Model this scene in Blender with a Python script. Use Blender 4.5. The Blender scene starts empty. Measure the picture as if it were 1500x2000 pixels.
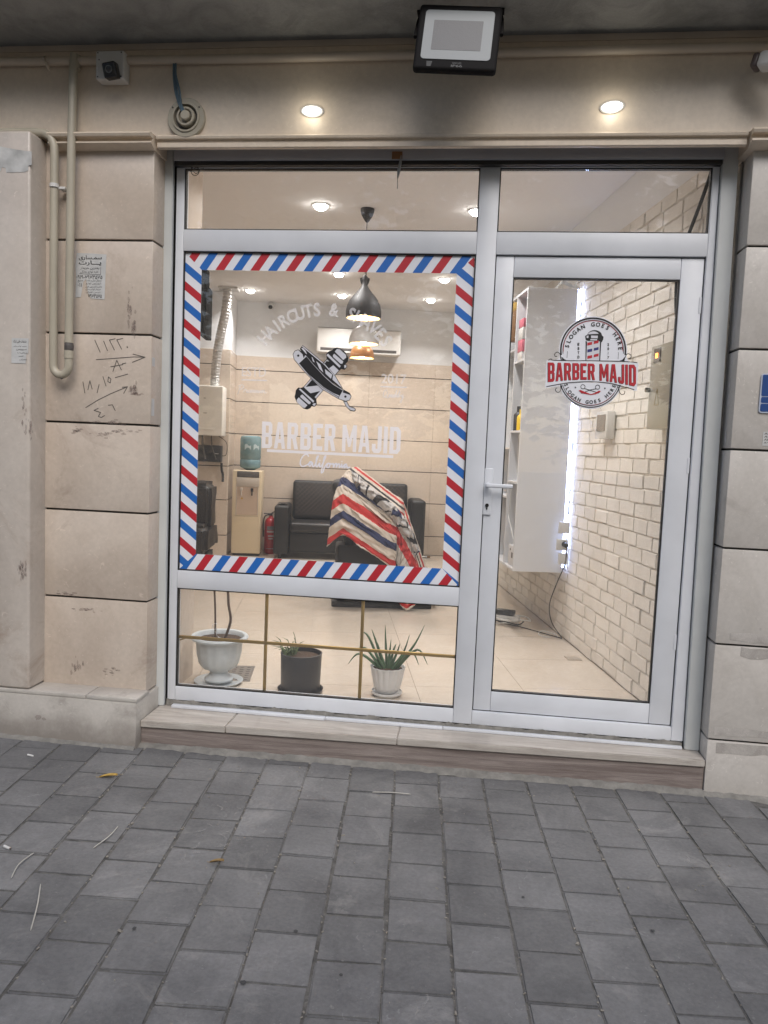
import bpy, bmesh, math, random
from mathutils import Vector, Matrix
random.seed(7)
S = bpy.context.scene
COL = S.collection

# ---------------------------------------------------------------- camera
RT = Vector((0.99173883, 0.12146236, 0.04124294))
UP = Vector((-0.05097711, 0.07815581, 0.99563698))
FW = Vector((-0.11770905, 0.98951431, -0.08370195))
CAM = Vector((0, -3.5477, 1.31))
FPX = 1500.0
cd = bpy.data.cameras.new('camera')
cam = bpy.data.objects.new('camera', cd)
COL.objects.link(cam)
m3 = Matrix((RT, UP, -FW)).transposed()
cam.matrix_world = Matrix.Translation(CAM) @ m3.to_4x4()
cd.sensor_fit = 'VERTICAL'
cd.sensor_height = 36
cd.lens = 27.0
cd.clip_start = 0.05
cd.clip_end = 500
S.camera = cam

# ---------------------------------------------------------------- sky and sun (bright overcast day)
w = bpy.data.worlds.new('World')
S.world = w
w.use_nodes = True
wn, wl = w.node_tree.nodes, w.node_tree.links
sky = wn.new('ShaderNodeTexSky')
sky.sky_type = 'NISHITA'
sky.sun_disc = False
SUN_EL, SUN_AZ = math.radians(44), math.radians(160)
sky.sun_elevation = SUN_EL
sky.sun_rotation = SUN_AZ
sky.dust_density = 2.0
sky.air_density = 1.0
sky.ozone_density = 0.6
wl.new(sky.outputs[0], wn['Background'].inputs[0])
wn['Background'].inputs[1].default_value = 0.11
sd = bpy.data.lights.new('sun', 'SUN')
sd.energy = 1.45
sd.angle = math.radians(40)
sd.color = (1.0, 0.975, 0.945)
sun = bpy.data.objects.new('sun', sd)
COL.objects.link(sun)
dv = Vector((math.sin(SUN_AZ) * math.cos(SUN_EL), math.cos(SUN_AZ) * math.cos(SUN_EL), math.sin(SUN_EL)))
sun.rotation_euler = dv.to_track_quat('Z', 'Y').to_euler()
S.view_settings.view_transform = 'Standard'
S.view_settings.look = 'None'
S.view_settings.exposure = 0.50
S.view_settings.gamma = 1.0
S.cycles.use_denoising = True
S.cycles.max_bounces = 10
S.cycles.diffuse_bounces = 5
S.cycles.transparent_max_bounces = 24
S.cycles.caustics_reflective = False
S.cycles.caustics_refractive = False
S.cycles.sample_clamp_indirect = 4.0

# ---------------------------------------------------------------- room frame (the room is skewed to the shop front)
ANG = math.radians(10.991465)
E1 = Vector((math.cos(ANG), math.sin(ANG), 0))
E2 = Vector((-math.sin(ANG), math.cos(ANG), 0))
ORG = Vector((1.060, 0, 0))
HC = 2.97

def RL(p, q, z=0.0):
    return ORG + E1 * p + E2 * q + Vector((0, 0, z))

def G(px, py, y=0.0):
    """point of the facade plane at depth y that carries the artwork mark"""
    d = FW + (px - 750) / FPX * RT + (1000 - py) / FPX * UP
    t = (y - CAM.y) / d.y
    return CAM + d * t

# ---------------------------------------------------------------- materials
def nt(name):
    m = bpy.data.materials.new(name)
    m.use_nodes = True
    n = m.node_tree
    return m, n.nodes, n.links, n.nodes['Principled BSDF']

def plain(name, col, rough=0.5, metal=0.0, bump=0.0, bscale=60, var=0.0, vscale=8, spec=0.5, emit=None, estr=0.0, coat=0.0):
    m, N, L, b = nt(name)
    b.inputs['Base Color'].default_value = (*col, 1)
    b.inputs['Roughness'].default_value = rough
    b.inputs['Metallic'].default_value = metal
    b.inputs['Specular IOR Level'].default_value = spec
    if coat:
        b.inputs['Coat Weight'].default_value = coat
    tc = N.new('ShaderNodeTexCoord')
    if var:
        nz = N.new('ShaderNodeTexNoise'); nz.inputs['Scale'].default_value = vscale; nz.inputs['Detail'].default_value = 6
        L.new(tc.outputs['Object'], nz.inputs['Vector'])
        cr = N.new('ShaderNodeValToRGB')
        cr.color_ramp.elements[0].position = 0.3; cr.color_ramp.elements[1].position = 0.7
        cr.color_ramp.elements[0].color = (*[c * (1 - var) for c in col], 1)
        cr.color_ramp.elements[1].color = (*[min(1, c * (1 + var * 0.5)) for c in col], 1)
        L.new(nz.outputs['Fac'], cr.inputs[0]); L.new(cr.outputs[0], b.inputs['Base Color'])
    if bump:
        nb = N.new('ShaderNodeTexNoise'); nb.inputs['Scale'].default_value = bscale; nb.inputs['Detail'].default_value = 5
        L.new(tc.outputs['Object'], nb.inputs['Vector'])
        bp = N.new('ShaderNodeBump'); bp.inputs['Strength'].default_value = bump; bp.inputs['Distance'].default_value = 0.01
        L.new(nb.outputs['Fac'], bp.inputs['Height']); L.new(bp.outputs[0], b.inputs['Normal'])
    if emit:
        b.inputs['Emission Color'].default_value = (*emit, 1)
        b.inputs['Emission Strength'].default_value = estr
    return m

def stone(name, c1, c2, stain, rough=0.4, sc=3.0, stain_amt=0.5, bump=0.12, island=0.0, stretch=(1, 1, 1), lowgrime=None, fineamt=0.35, vein=0.0, dist=0.6, scr=0.0):
    m, N, L, b = nt(name)
    tc = N.new('ShaderNodeTexCoord')
    mp = N.new('ShaderNodeMapping'); mp.inputs['Scale'].default_value = stretch
    L.new(tc.outputs['Object'], mp.inputs[0])
    def noise(s, d=6, r=0.6, dist=0.0):
        n = N.new('ShaderNodeTexNoise'); n.inputs['Scale'].default_value = s; n.inputs['Detail'].default_value = d
        n.inputs['Roughness'].default_value = r; n.inputs['Distortion'].default_value = dist
        L.new(mp.outputs[0], n.inputs['Vector']); return n.outputs['Fac']
    def ramp(f, a, bb, ca, cb):
        r = N.new('ShaderNodeValToRGB'); e = r.color_ramp.elements
        e[0].position = a; e[1].position = bb; e[0].color = (*ca, 1); e[1].color = (*cb, 1)
        L.new(f, r.inputs[0]); return r.outputs[0]
    def mix(fac, a, bb, mode='MIX', f=None):
        x = N.new('ShaderNodeMix'); x.data_type = 'RGBA'; x.blend_type = mode
        if f is not None: x.inputs[0].default_value = f
        else: L.new(fac, x.inputs[0])
        L.new(a, x.inputs[6])
        if isinstance(bb, tuple): x.inputs[7].default_value = (*bb, 1)
        else: L.new(bb, x.inputs[7])
        return x.outputs[2]
    base = ramp(noise(sc, 8, 0.65, dist), 0.36, 0.64, c1, c2)
    fine = ramp(noise(sc * 22, 3, 0.6), 0.35, 0.65, (0.86, 0.86, 0.86), (1.06, 1.06, 1.06))
    base = mix(None, base, fine, 'MULTIPLY', fineamt)
    st = ramp(noise(sc * 0.9, 9, 0.75, 1.2), 0.55, 0.72, (0, 0, 0), (stain_amt,) * 3)
    base = mix(st, base, stain)
    if scr:
        vo = N.new('ShaderNodeTexNoise'); vo.inputs['Scale'].default_value = 26; vo.inputs['Detail'].default_value = 8; vo.inputs['Distortion'].default_value = 3.0
        L.new(mp.outputs[0], vo.inputs['Vector'])
        base = mix(ramp(vo.outputs['Fac'], 0.66, 0.70, (0, 0, 0), (scr,) * 3), base, tuple(min(.85, c * 1.25) for c in c2))
        v2 = N.new('ShaderNodeTexNoise'); v2.inputs['Scale'].default_value = 9; v2.inputs['Detail'].default_value = 10; v2.inputs['Roughness'].default_value = .8
        L.new(mp.outputs[0], v2.inputs['Vector'])
        base = mix(ramp(v2.outputs['Fac'], 0.62, 0.68, (0, 0, 0), (scr * .8,) * 3), base, tuple(c * .6 for c in c1))
    if lowgrime:
        sx = N.new('ShaderNodeSeparateXYZ'); L.new(tc.outputs['Object'], sx.inputs[0])
        ad = N.new('ShaderNodeMath'); ad.operation = 'MULTIPLY_ADD'
        L.new(noise(sc * 2.2, 6, 0.7), ad.inputs[0]); ad.inputs[1].default_value = 0.22; L.new(sx.outputs[2], ad.inputs[2])
        rr = ramp(ad.outputs[0], lowgrime[0], lowgrime[1], (0.75,) * 3, (0, 0, 0))
        base = mix(rr, base, stain)
    if island:
        g = N.new('ShaderNodeNewGeometry')
        rr = ramp(g.outputs['Random Per Island'], 0, 1, (1 - island,) * 3, (1 + island * 0.6,) * 3)
        base = mix(None, base, rr, 'MULTIPLY', 1.0)
    L.new(base, b.inputs['Base Color'])
    b.inputs['Roughness'].default_value = rough
    if bump:
        bp = N.new('ShaderNodeBump'); bp.inputs['Strength'].default_value = bump; bp.inputs['Distance'].default_value = 0.008
        L.new(noise(sc * 14, 6, 0.7), bp.inputs['Height']); L.new(bp.outputs[0], b.inputs['Normal'])
    return m

def glassm(name, tint=(1, 1, 1), base=0.045, dirt=0.03):
    m = bpy.data.materials.new(name); m.use_nodes = True
    N, L = m.node_tree.nodes, m.node_tree.links
    N.remove(N['Principled BSDF'])
    out = N['Material Output']
    tr = N.new('ShaderNodeBsdfTransparent'); tr.inputs[0].default_value = (*tint, 1)
    gl = N.new('ShaderNodeBsdfGlossy'); gl.inputs['Roughness'].default_value = 0.01
    lw = N.new('ShaderNodeLayerWeight'); lw.inputs[0].default_value = 0.5
    pw = N.new('ShaderNodeMath'); pw.operation = 'POWER'; pw.inputs[1].default_value = 5
    L.new(lw.outputs['Facing'], pw.inputs[0])
    ma = N.new('ShaderNodeMath'); ma.operation = 'MULTIPLY_ADD'; ma.inputs[1].default_value = 1 - base; ma.inputs[2].default_value = base
    L.new(pw.outputs[0], ma.inputs[0])
    mx = N.new('ShaderNodeMixShader'); L.new(ma.outputs[0], mx.inputs[0]); L.new(tr.outputs[0], mx.inputs[1]); L.new(gl.outputs[0], mx.inputs[2])
    res = mx
    if dirt:
        df = N.new('ShaderNodeBsdfDiffuse'); df.inputs[0].default_value = (0.6, 0.6, 0.6, 1)
        tc = N.new('ShaderNodeTexCoord'); nz = N.new('ShaderNodeTexNoise'); nz.inputs['Scale'].default_value = 2.2; nz.inputs['Detail'].default_value = 7
        L.new(tc.outputs['Object'], nz.inputs['Vector'])
        mm = N.new('ShaderNodeMath'); mm.operation = 'MULTIPLY'; mm.inputs[1].default_value = dirt * 2; L.new(nz.outputs['Fac'], mm.inputs[0])
        m2 = N.new('ShaderNodeMixShader'); L.new(mm.outputs[0], m2.inputs[0]); L.new(mx.outputs[0], m2.inputs[1]); L.new(df.outputs[0], m2.inputs[2])
        res = m2
    L.new(res.outputs[0], out.inputs[0])
    return m

def film(name, col, alpha):
    if 'frosted' in name:
        m = bpy.data.materials.new(name); m.use_nodes = True; N, L = m.node_tree.nodes, m.node_tree.links; N.remove(N['Principled BSDF'])
        d = N.new('ShaderNodeBsdfDiffuse'); d.inputs[0].default_value = (*col, 1); t = N.new('ShaderNodeBsdfTranslucent'); t.inputs[0].default_value = (*col, 1)
        a1 = N.new('ShaderNodeMixShader'); a1.inputs[0].default_value = .45; L.new(d.outputs[0], a1.inputs[1]); L.new(t.outputs[0], a1.inputs[2])
        tr_ = N.new('ShaderNodeBsdfTransparent'); a2 = N.new('ShaderNodeMixShader'); a2.inputs[0].default_value = alpha
        L.new(tr_.outputs[0], a2.inputs[1]); L.new(a1.outputs[0], a2.inputs[2]); L.new(a2.outputs[0], N['Material Output'].inputs[0]); return m
    m, N, L, b = nt(name)
    b.inputs['Base Color'].default_value = (*col, 1); b.inputs['Alpha'].default_value = alpha; b.inputs['Roughness'].default_value = 0.6
    return m

M = {}
M['stoneL'] = stone('cream_limestone', (0.50, 0.42, 0.35), (0.60, 0.52, 0.445), (0.35, 0.275, 0.225), 0.26, 2.2, 0.7, 0.04, island=0.06, scr=0.45)
M['stoneR'] = stone('grey_limestone', (0.49, 0.455, 0.415), (0.59, 0.555, 0.515), (0.34, 0.31, 0.28), 0.36, 2.8, 0.6, 0.05, island=0.05, scr=0.6)
M['column'] = stone('worn_column_stone', (0.48, 0.425, 0.375), (0.575, 0.52, 0.465), (0.34, 0.255, 0.20), 0.24, 1.5, 0.8, 0.04, scr=0.45)
M['plinth'] = stone('plinth_stone', (0.41, 0.38, 0.345), (0.49, 0.46, 0.42), (0.20, 0.175, 0.155), 0.5, 3.0, 0.6, 0.12, lowgrime=(0.02, 0.13), scr=0.4)
M['fascia'] = stone('lintel_stone', (0.66, 0.56, 0.45), (0.73, 0.63, 0.515), (0.52, 0.435, 0.325), 0.36, 1.8, 0.5, 0.05, scr=0.3)
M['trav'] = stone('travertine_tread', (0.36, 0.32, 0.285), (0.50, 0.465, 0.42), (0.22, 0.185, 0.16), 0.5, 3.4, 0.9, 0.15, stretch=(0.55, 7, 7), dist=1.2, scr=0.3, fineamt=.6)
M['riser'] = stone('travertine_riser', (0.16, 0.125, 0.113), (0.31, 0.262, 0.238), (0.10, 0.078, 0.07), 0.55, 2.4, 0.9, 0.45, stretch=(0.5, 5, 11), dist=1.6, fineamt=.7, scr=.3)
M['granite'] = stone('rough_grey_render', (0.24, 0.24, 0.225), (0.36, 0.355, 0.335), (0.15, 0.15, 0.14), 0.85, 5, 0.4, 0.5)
M['paver'] = stone('concrete_paver', (0.118, 0.117, 0.118), (0.180, 0.178, 0.178), (0.27, 0.262, 0.25), 0.75, 3.4, 0.7, 0.6, island=0.2, scr=0.65, fineamt=.9)
M['joint'] = plain('joint_dirt', (0.125, 0.12, 0.112), 0.95, bump=0.8, bscale=90, var=0.5, vscale=25)
M['groove'] = plain('groove_black', (0.03, 0.028, 0.025), 0.8)
M['mortar'] = plain('grey_mortar', (0.22, 0.21, 0.19), 0.9, bump=0.6, bscale=70, var=0.3, vscale=20)
M['alu'] = plain('white_powder_coat', (0.64, 0.66, 0.70), 0.4, bump=0.03, bscale=12, var=0.09, vscale=4)
M['guide'] = plain('shutter_guide_paint', (0.54, 0.56, 0.56), 0.45, var=0.08, vscale=5)
M['shbox'] = plain('shutter_box_paint', (0.40, 0.415, 0.45), 0.5, var=0.1, vscale=4)
M['rubber'] = plain('black_gasket', (0.012, 0.012, 0.012), 0.6)
M['glass'] = glassm('window_glass')
M['white'] = plain('white_vinyl', (0.74, 0.75, 0.80), 0.45)
M['red'] = plain('red_vinyl', (0.46, 0.022, 0.035), 0.45, var=0.08, vscale=3)
M['blue'] = plain('blue_vinyl', (0.018, 0.135, 0.47), 0.45, var=0.08, vscale=3)
M['blackv'] = plain('black_vinyl', (0.012, 0.012, 0.014), 0.5)
M['greyv'] = plain('pale_grey_vinyl', (0.62, 0.62, 0.67), 0.5)
M['etch'] = film('frosted_lettering', (0.86, 0.87, 0.95), 0.78)
M['etch2'] = film('thin_frosted_lettering', (0.86, 0.87, 0.93), 0.40)
M['pvc'] = plain('cream_painted_pipe', (0.42, 0.38, 0.30), 0.38, var=0.12, vscale=6)
M['pvch'] = plain('fascia_painted_pipe', (0.56, 0.48, 0.39), 0.45, var=0.12, vscale=5)
M['tape'] = plain('dark_tape', (0.09, 0.08, 0.075), 0.6, bump=0.5, bscale=40)
M['camwhite'] = plain('white_plastic', (0.60, 0.59, 0.57), 0.45)
M['camblack'] = plain('black_plastic', (0.02, 0.02, 0.022), 0.25)
M['blackpaint'] = plain('black_painted_metal', (0.012, 0.011, 0.011), 0.7, spec=0.12)
M['fglass'] = plain('frosted_lamp_glass', (0.22, 0.235, 0.24), 0.4)
M['fled'] = plain('grey_led_panel', (0.10, 0.10, 0.103), 0.4, bump=0.1, bscale=200)
M['paper'] = plain('worn_paper', (0.52, 0.52, 0.51), 0.8, var=0.12, vscale=20)
M['ink'] = plain('black_ink', (0.02, 0.02, 0.02), 0.8)
M['penc'] = plain('pencil_marks', (0.11, 0.10, 0.09), 0.9)
M['brown'] = plain('brown_card', (0.20, 0.105, 0.045), 0.7)
M['steel'] = plain('brushed_steel', (0.5, 0.5, 0.5), 0.3, 1.0)
M['cable'] = plain('black_cable', (0.018, 0.018, 0.018), 0.5)
M['wcable'] = plain('white_cable', (0.6, 0.6, 0.58), 0.5)
M['bluecab'] = plain('blue_grey_cable', (0.09, 0.14, 0.18), 0.6)
M['gold'] = plain('gold_bar', (0.42, 0.28, 0.09), 0.32, 0.75)
M['floor'] = stone('cream_floor_tile', (0.52, 0.45, 0.37), (0.58, 0.51, 0.43), (0.46, 0.39, 0.31), 0.22, 1.6, 0.3, 0.0)
M['fjoint'] = plain('floor_joint', (0.30, 0.25, 0.20), 0.7)
M['wtile'] = stone('beige_wall_tile', (0.60, 0.505, 0.42), (0.66, 0.57, 0.485), (0.56, 0.465, 0.375), 0.16, 1.4, 0.25, 0.0)
M['plaster'] = plain('white_plaster', (0.74, 0.74, 0.745), 0.8, bump=0.05, bscale=30)
M['ceil'] = plain('ceiling_paint', (0.80, 0.79, 0.79), 0.85)
M['brick'] = stone('whitewashed_brick', (0.71, 0.665, 0.60), (0.79, 0.75, 0.69), (0.62, 0.57, 0.50), 0.8, 3.5, 0.35, 0.8, island=0.05)
M['bjoint'] = plain('brick_joint_shadow', (0.69, 0.635, 0.56), 0.9, bump=0.6, bscale=60, var=0.3, vscale=12)
M['leather'] = plain('black_leather', (0.008, 0.007, 0.007), 0.5, bump=0.15, bscale=90)
M['leather2'] = plain('charcoal_leather', (0.014, 0.012, 0.012), 0.4, bump=0.1, bscale=60, var=0.2)
M['stitch'] = plain('quilting_seam', (0.12, 0.085, 0.07), 0.6)
M['cabinet'] = plain('white_melamine', (0.64, 0.65, 0.67), 0.4)
M['foil'] = plain('aluminium_foil', (0.66, 0.66, 0.66), 0.28, 0.9, bump=0.5, bscale=60)
M['boiler'] = plain('cream_enamel', (0.78, 0.76, 0.71), 0.35)
M['extred'] = plain('extinguisher_red', (0.36, 0.014, 0.02), 0.3)
M['disp'] = plain('beige_plastic', (0.64, 0.53, 0.37), 0.4)
M['disp2'] = plain('silver_plastic', (0.5, 0.44, 0.38), 0.35)
M['ac'] = plain('cream_white_plastic', (0.72, 0.70, 0.67), 0.35)
M['terra'] = plain('dark_plastic_pot', (0.028, 0.028, 0.032), 0.45, var=0.2)
M['urn'] = plain('white_plastic_urn', (0.54, 0.58, 0.60), 0.45, var=0.1, vscale=14)
M['soil'] = plain('potting_soil', (0.06, 0.035, 0.02), 0.95, bump=1.0, bscale=60)
M['bark'] = plain('brown_bark', (0.10, 0.065, 0.045), 0.85, bump=0.6, bscale=60)
M['aloe'] = plain('aloe_green', (0.085, 0.15, 0.075), 0.5, var=0.35, vscale=18)
M['grass'] = plain('grass_blade', (0.11, 0.15, 0.06), 0.6, var=0.3, vscale=20)
M['ebox'] = plain('enclosure_paint', (0.34, 0.31, 0.24), 0.45)
M['platebl'] = plain('blue_enamel', (0.012, 0.055, 0.21), 0.35)
M['leafy'] = plain('dry_yellow_leaf', (0.42, 0.27, 0.06), 0.7, var=0.3, vscale=40)
M['straw'] = plain('pale_straw', (0.42, 0.40, 0.36), 0.8)
M['pebble'] = plain('pale_debris', (0.24, 0.22, 0.19), 0.9)
M['copper'] = plain('copper_enamel', (0.42, 0.19, 0.07), 0.35, 0.3)
M['onion'] = plain('dark_bronze_enamel', (0.022, 0.019, 0.018), 0.6, 0.0)
M['opal'] = plain('opal_white', (0.75, 0.74, 0.73), 0.35)
M['inner'] = plain('pale_shade_lining', (0.85, 0.68, 0.45), 0.6)
M['yellow'] = plain('yellow_plastic', (0.75, 0.50, 0.02), 0.4)
M['pink'] = plain('pink_box', (0.55, 0.14, 0.19), 0.5)
M['led'] = plain('led_strip', (0.8, 0.85, 1), 0.5, emit=(0.50, 0.62, 1.0), estr=16)
M['bulb'] = plain('lit_bulb', (1, 1, 1), 0.5, emit=(1.0, 0.72, 0.38), estr=60)
M['spot'] = plain('lit_downlight', (1, 1, 1), 0.5, emit=(1.0, 0.97, 0.92), estr=30)
M['spotout'] = plain('lit_outdoor_downlight', (1, 1, 1), 0.5, emit=(1.0, 0.97, 0.90), estr=9)
M['amber'] = plain('amber_indicator', (1, 0.4, 0.1), 0.5, emit=(1.0, 0.32, 0.06), estr=3)

# ---------------------------------------------------------------- helpers
class MB:
    def __init__(s):
        s.v = []; s.f = []; s.mi = []; s.uv = {}
    def add(s, vs, fs, mi=0):
        o = len(s.v); s.v += [tuple(v) for v in vs]; s.f += [tuple(i + o for i in f) for f in fs]; s.mi += [mi] * len(fs); return s
    def box(s, a, b, mi=0, T=None):
        x0, y0, z0 = a; x1, y1, z1 = b
        vs = [(x0, y0, z0), (x1, y0, z0), (x1, y1, z0), (x0, y1, z0), (x0, y0, z1), (x1, y0, z1), (x1, y1, z1), (x0, y1, z1)]
        if T: vs = [T @ Vector(v) for v in vs]
        return s.add(vs, [(0, 3, 2, 1), (4, 5, 6, 7), (0, 1, 5, 4), (1, 2, 6, 5), (2, 3, 7, 6), (3, 0, 4, 7)], mi)
    def bbox(s, a, b, bev=0.004, mi=0, T=None, seg=2):
        bm = bmesh.new(); bmesh.ops.create_cube(bm, size=1)
        c = [(a[i] + b[i]) / 2 for i in range(3)]; d = [abs(b[i] - a[i]) for i in range(3)]
        for v in bm.verts: v.co = Vector((c[0] + v.co.x * d[0], c[1] + v.co.y * d[1], c[2] + v.co.z * d[2]))
        bmesh.ops.bevel(bm, geom=bm.edges[:], offset=min(bev, min(d) * 0.45), segments=seg, affect='EDGES', profile=0.5)
        if T: bm.transform(T)
        s.frombm(bm, mi); return s
    def frombm(s, bm, mi=0):
        bm.verts.ensure_lookup_table(); bm.verts.index_update()
        s.add([v.co[:] for v in bm.verts], [[v.index for v in f.verts] for f in bm.faces], mi); bm.free()
    def tube(s, pts, r, n=10, mi=0, cap=True, flat=None):
        pts = [Vector(p) for p in pts]; rs = r if isinstance(r, (list, tuple)) else [r] * len(pts)
        rings = []; up = None
        for i, p in enumerate(pts):
            t = (pts[min(i + 1, len(pts) - 1)] - pts[max(i - 1, 0)])
            if t.length < 1e-9: t = Vector((0, 0, 1))
            t.normalize()
            if up is None:
                up = Vector((0, 0, 1)) if abs(t.z) < 0.9 else Vector((1, 0, 0))
            a = t.cross(up)
            if a.length < 1e-6: a = t.cross(Vector((0, 1, 0)))
            a.normalize(); b = a.cross(t); up = b
            fl = flat if flat else 1.0
            rings.append([p + a * rs[i] * math.cos(2 * math.pi * k / n) + b * rs[i] * fl * math.sin(2 * math.pi * k / n) for k in range(n)])
        vs = [v for rg in rings for v in rg]; fs = []
        for i in range(len(rings) - 1):
            for k in range(n):
                k2 = (k + 1) % n; fs.append((i * n + k, i * n + k2, (i + 1) * n + k2, (i + 1) * n + k))
        if cap:
            fs.append(tuple(range(n - 1, -1, -1))); fs.append(tuple((len(rings) - 1) * n + k for k in range(n)))
        return s.add(vs, fs, mi)
    def lathe(s, prof, c=(0, 0, 0), n=32, mi=0, axis='z', wave=None, cap=True):
        vs = []; fs = []
        for (r, h) in prof:
            for k in range(n):
                a = 2 * math.pi * k / n; rr = r * (wave(a, h) if wave else 1)
                x, y = rr * math.cos(a), rr * math.sin(a)
                if axis == 'z': v = (c[0] + x, c[1] + y, c[2] + h)
                else: v = (c[0] + x, c[1] + h, c[2] + y)
                vs.append(v)
        for i in range(len(prof) - 1):
            for k in range(n):
                k2 = (k + 1) % n; q = (i * n + k, i * n + k2, (i + 1) * n + k2, (i + 1) * n + k)
                fs.append(q if axis == 'z' else q[::-1])
        if cap and prof[0][0] > 1e-6: fs.append(tuple(range(n))[::-1])
        if cap and prof[-1][0] > 1e-6: fs.append(tuple((len(prof) - 1) * n + k for k in range(n)))
        return s.add(vs, fs, mi)
    def prism(s, poly, y0, y1, mi=0):
        """poly in (x,z), extruded along y"""
        n = len(poly)
        vs = [(p[0], y0, p[1]) for p in poly] + [(p[0], y1, p[1]) for p in poly]
        fs = [tuple(range(n)), tuple(range(2 * n - 1, n - 1, -1))]
        for i in range(n):
            j = (i + 1) % n; fs.append((i, i + n, j + n, j))
        return s.add(vs, fs, mi)
    def build(s, name, mats, parent=None, loc=None, rot=None, smooth=False):
        me = bpy.data.meshes.new(name); me.from_pydata(s.v, [], s.f)
        if not isinstance(mats, (list, tuple)): mats = [mats]
        for m in mats: me.materials.append(m)
        for p, i in zip(me.polygons, s.mi): p.material_index = i
        bm = bmesh.new(); bm.from_mesh(me); bmesh.ops.recalc_face_normals(bm, faces=bm.faces[:]); bm.to_mesh(me); bm.free()
        if smooth:
            for p in me.polygons: p.use_smooth = True
            try: me.set_sharp_from_angle(angle=math.radians(smooth if smooth > 1 else 40))
            except Exception: pass
        me.update()
        o = bpy.data.objects.new(name, me); COL.objects.link(o)
        if loc is not None: o.location = loc
        if rot is not None: o.rotation_euler = (0, 0, rot)
        if parent: o.parent = parent
        return o

def tag(o, label=None, cat=None, group=None, kind=None):
    if label: o['label'] = label
    if cat: o['category'] = cat
    if group: o['group'] = group
    if kind: o['kind'] = kind
    return o

def thing(name, loc, label, cat, rz=0.0, group=None):
    o = bpy.data.objects.new(name, None); o.empty_display_size = 0.1; COL.objects.link(o)
    o.location = loc; o.rotation_euler = (0, 0, rz)
    return tag(o, label, cat, group)

def copy_thing(o, parent=None):
    c = o.copy(); COL.objects.link(c); c.parent = parent
    for ch in list(o.children): copy_thing(ch, c)
    return c

def wl2(T, pts):  # world pts -> local of thing at T (no rotation)
    return [Vector(p) - Vector(T) for p in pts]

def arc(c, r, a0, a1, n, plane='xz', y=0):
    out = []
    for i in range(n + 1):
        a = math.radians(a0 + (a1 - a0) * i / n)
        out.append((c[0] + r * math.cos(a), y, c[1] + r * math.sin(a)))
    return out

def fill2d(loops):
    """even-odd fill of closed (x,z) loops -> verts2d, faces"""
    cu = bpy.data.curves.new('f', 'CURVE'); cu.dimensions = '2D'; cu.fill_mode = 'BOTH'
    for lp in loops:
        sp = cu.splines.new('POLY'); sp.points.add(len(lp) - 1)
        for i, p in enumerate(lp): sp.points[i].co = (p[0], p[1], 0, 1)
        sp.use_cyclic_u = True
    ob = bpy.data.objects.new('f', cu); me = bpy.data.meshes.new_from_object(ob)
    vs = [tuple(v.co) for v in me.vertices]; fs = [tuple(p.vertices) for p in me.polygons]
    bpy.data.objects.remove(ob); bpy.data.meshes.remove(me); bpy.data.curves.remove(cu)
    return vs, fs

def add_fill(mb, loops, y, mi=0, xf=None):
    vs, fs = fill2d(loops)
    out = []
    for v in vs:
        x, z = (v[0], v[1]) if xf is None else xf(v[0], v[1])
        out.append((x, y, z))
    mb.add(out, fs, mi)

def text_faces(body, offset=0.0, spacing=1.0):
    cu = bpy.data.curves.new('t', 'FONT'); cu.body = body; cu.offset = offset; cu.space_character = spacing
    cu.resolution_u = 3
    ob = bpy.data.objects.new('t', cu); me = bpy.data.meshes.new_from_object(ob)
    vs = [(v.co.x, v.co.y) for v in me.vertices]; fs = [tuple(p.vertices) for p in me.polygons]
    bpy.data.objects.remove(ob); bpy.data.meshes.remove(me); bpy.data.curves.remove(cu)
    return vs, fs

def text_box(mb, body, x0, z0, x1, z1, y, mi=0, offset=0.0, T=None, shear=0):
    vs, fs = text_faces(body, offset)
    if not vs: return
    ax = min(v[0] for v in vs); bx = max(v[0] for v in vs); az = min(v[1] for v in vs); bz = max(v[1] for v in vs)
    out = []
    for v in vs:
        u = (v[0] - ax) / (bx - ax); t = (v[1] - az) / max(1e-6, bz - az)
        x = x0 + u * (x1 - x0) + shear * (t - 0.5); z = z0 + t * (z1 - z0)
        p = Vector((x, y, z))
        out.append(T @ p if T else p)
    mb.add(out, fs, mi)

def text_arc(mb, body, c, R, a0, a1, h, wd, y, mi=0, offset=0.0, inside=False, xf=None):
    n = len(body)
    for i, ch in enumerate(body):
        if ch == ' ': continue
        a = math.radians(a0 + (a1 - a0) * i / (n - 1))
        vs, fs = text_faces(ch, offset)
        if not vs: continue
        ax = min(v[0] for v in vs); bx = max(v[0] for v in vs)
        sc = h / 0.70
        cx = (ax + bx) / 2
        out = []
        for v in vs:
            lx = (v[0] - cx) * sc * wd; lz = (v[1] - 0.35) * sc
            rot = a - math.pi / 2 if not inside else a + math.pi / 2
            X = c[0] + R * math.cos(a) + lx * math.cos(rot) - lz * math.sin(rot)
            Z = c[1] + R * math.sin(a) + lx * math.sin(rot) + lz * math.cos(rot)
            if xf: X, Z = xf(X, Z)
            out.append((X, y, Z))
        mb.add(out, fs, mi)

def ribbon(mb, pts, wdt, y, mi=0, yfun=None):
    """flat brush stroke through (x,z) points"""
    for a, b in zip(pts[:-1], pts[1:]):
        d = Vector((b[0] - a[0], b[1] - a[1]))
        if d.length < 1e-6: continue
        d.normalize(); nx, nz = -d.y * wdt / 2, d.x * wdt / 2
        ex, ez = d.x * wdt * 0.25, d.y * wdt * 0.25
        y2 = y - 0.00002 * (len(mb.f) % 7)
        mb.add([(a[0] - nx - ex, y2, a[1] - nz - ez), (b[0] - nx + ex, y2, b[1] - nz + ez), (b[0] + nx + ex, y2, b[1] + nz + ez), (a[0] + nx - ex, y2, a[1] + nz - ez)], [(0, 1, 2, 3)], mi)

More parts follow.
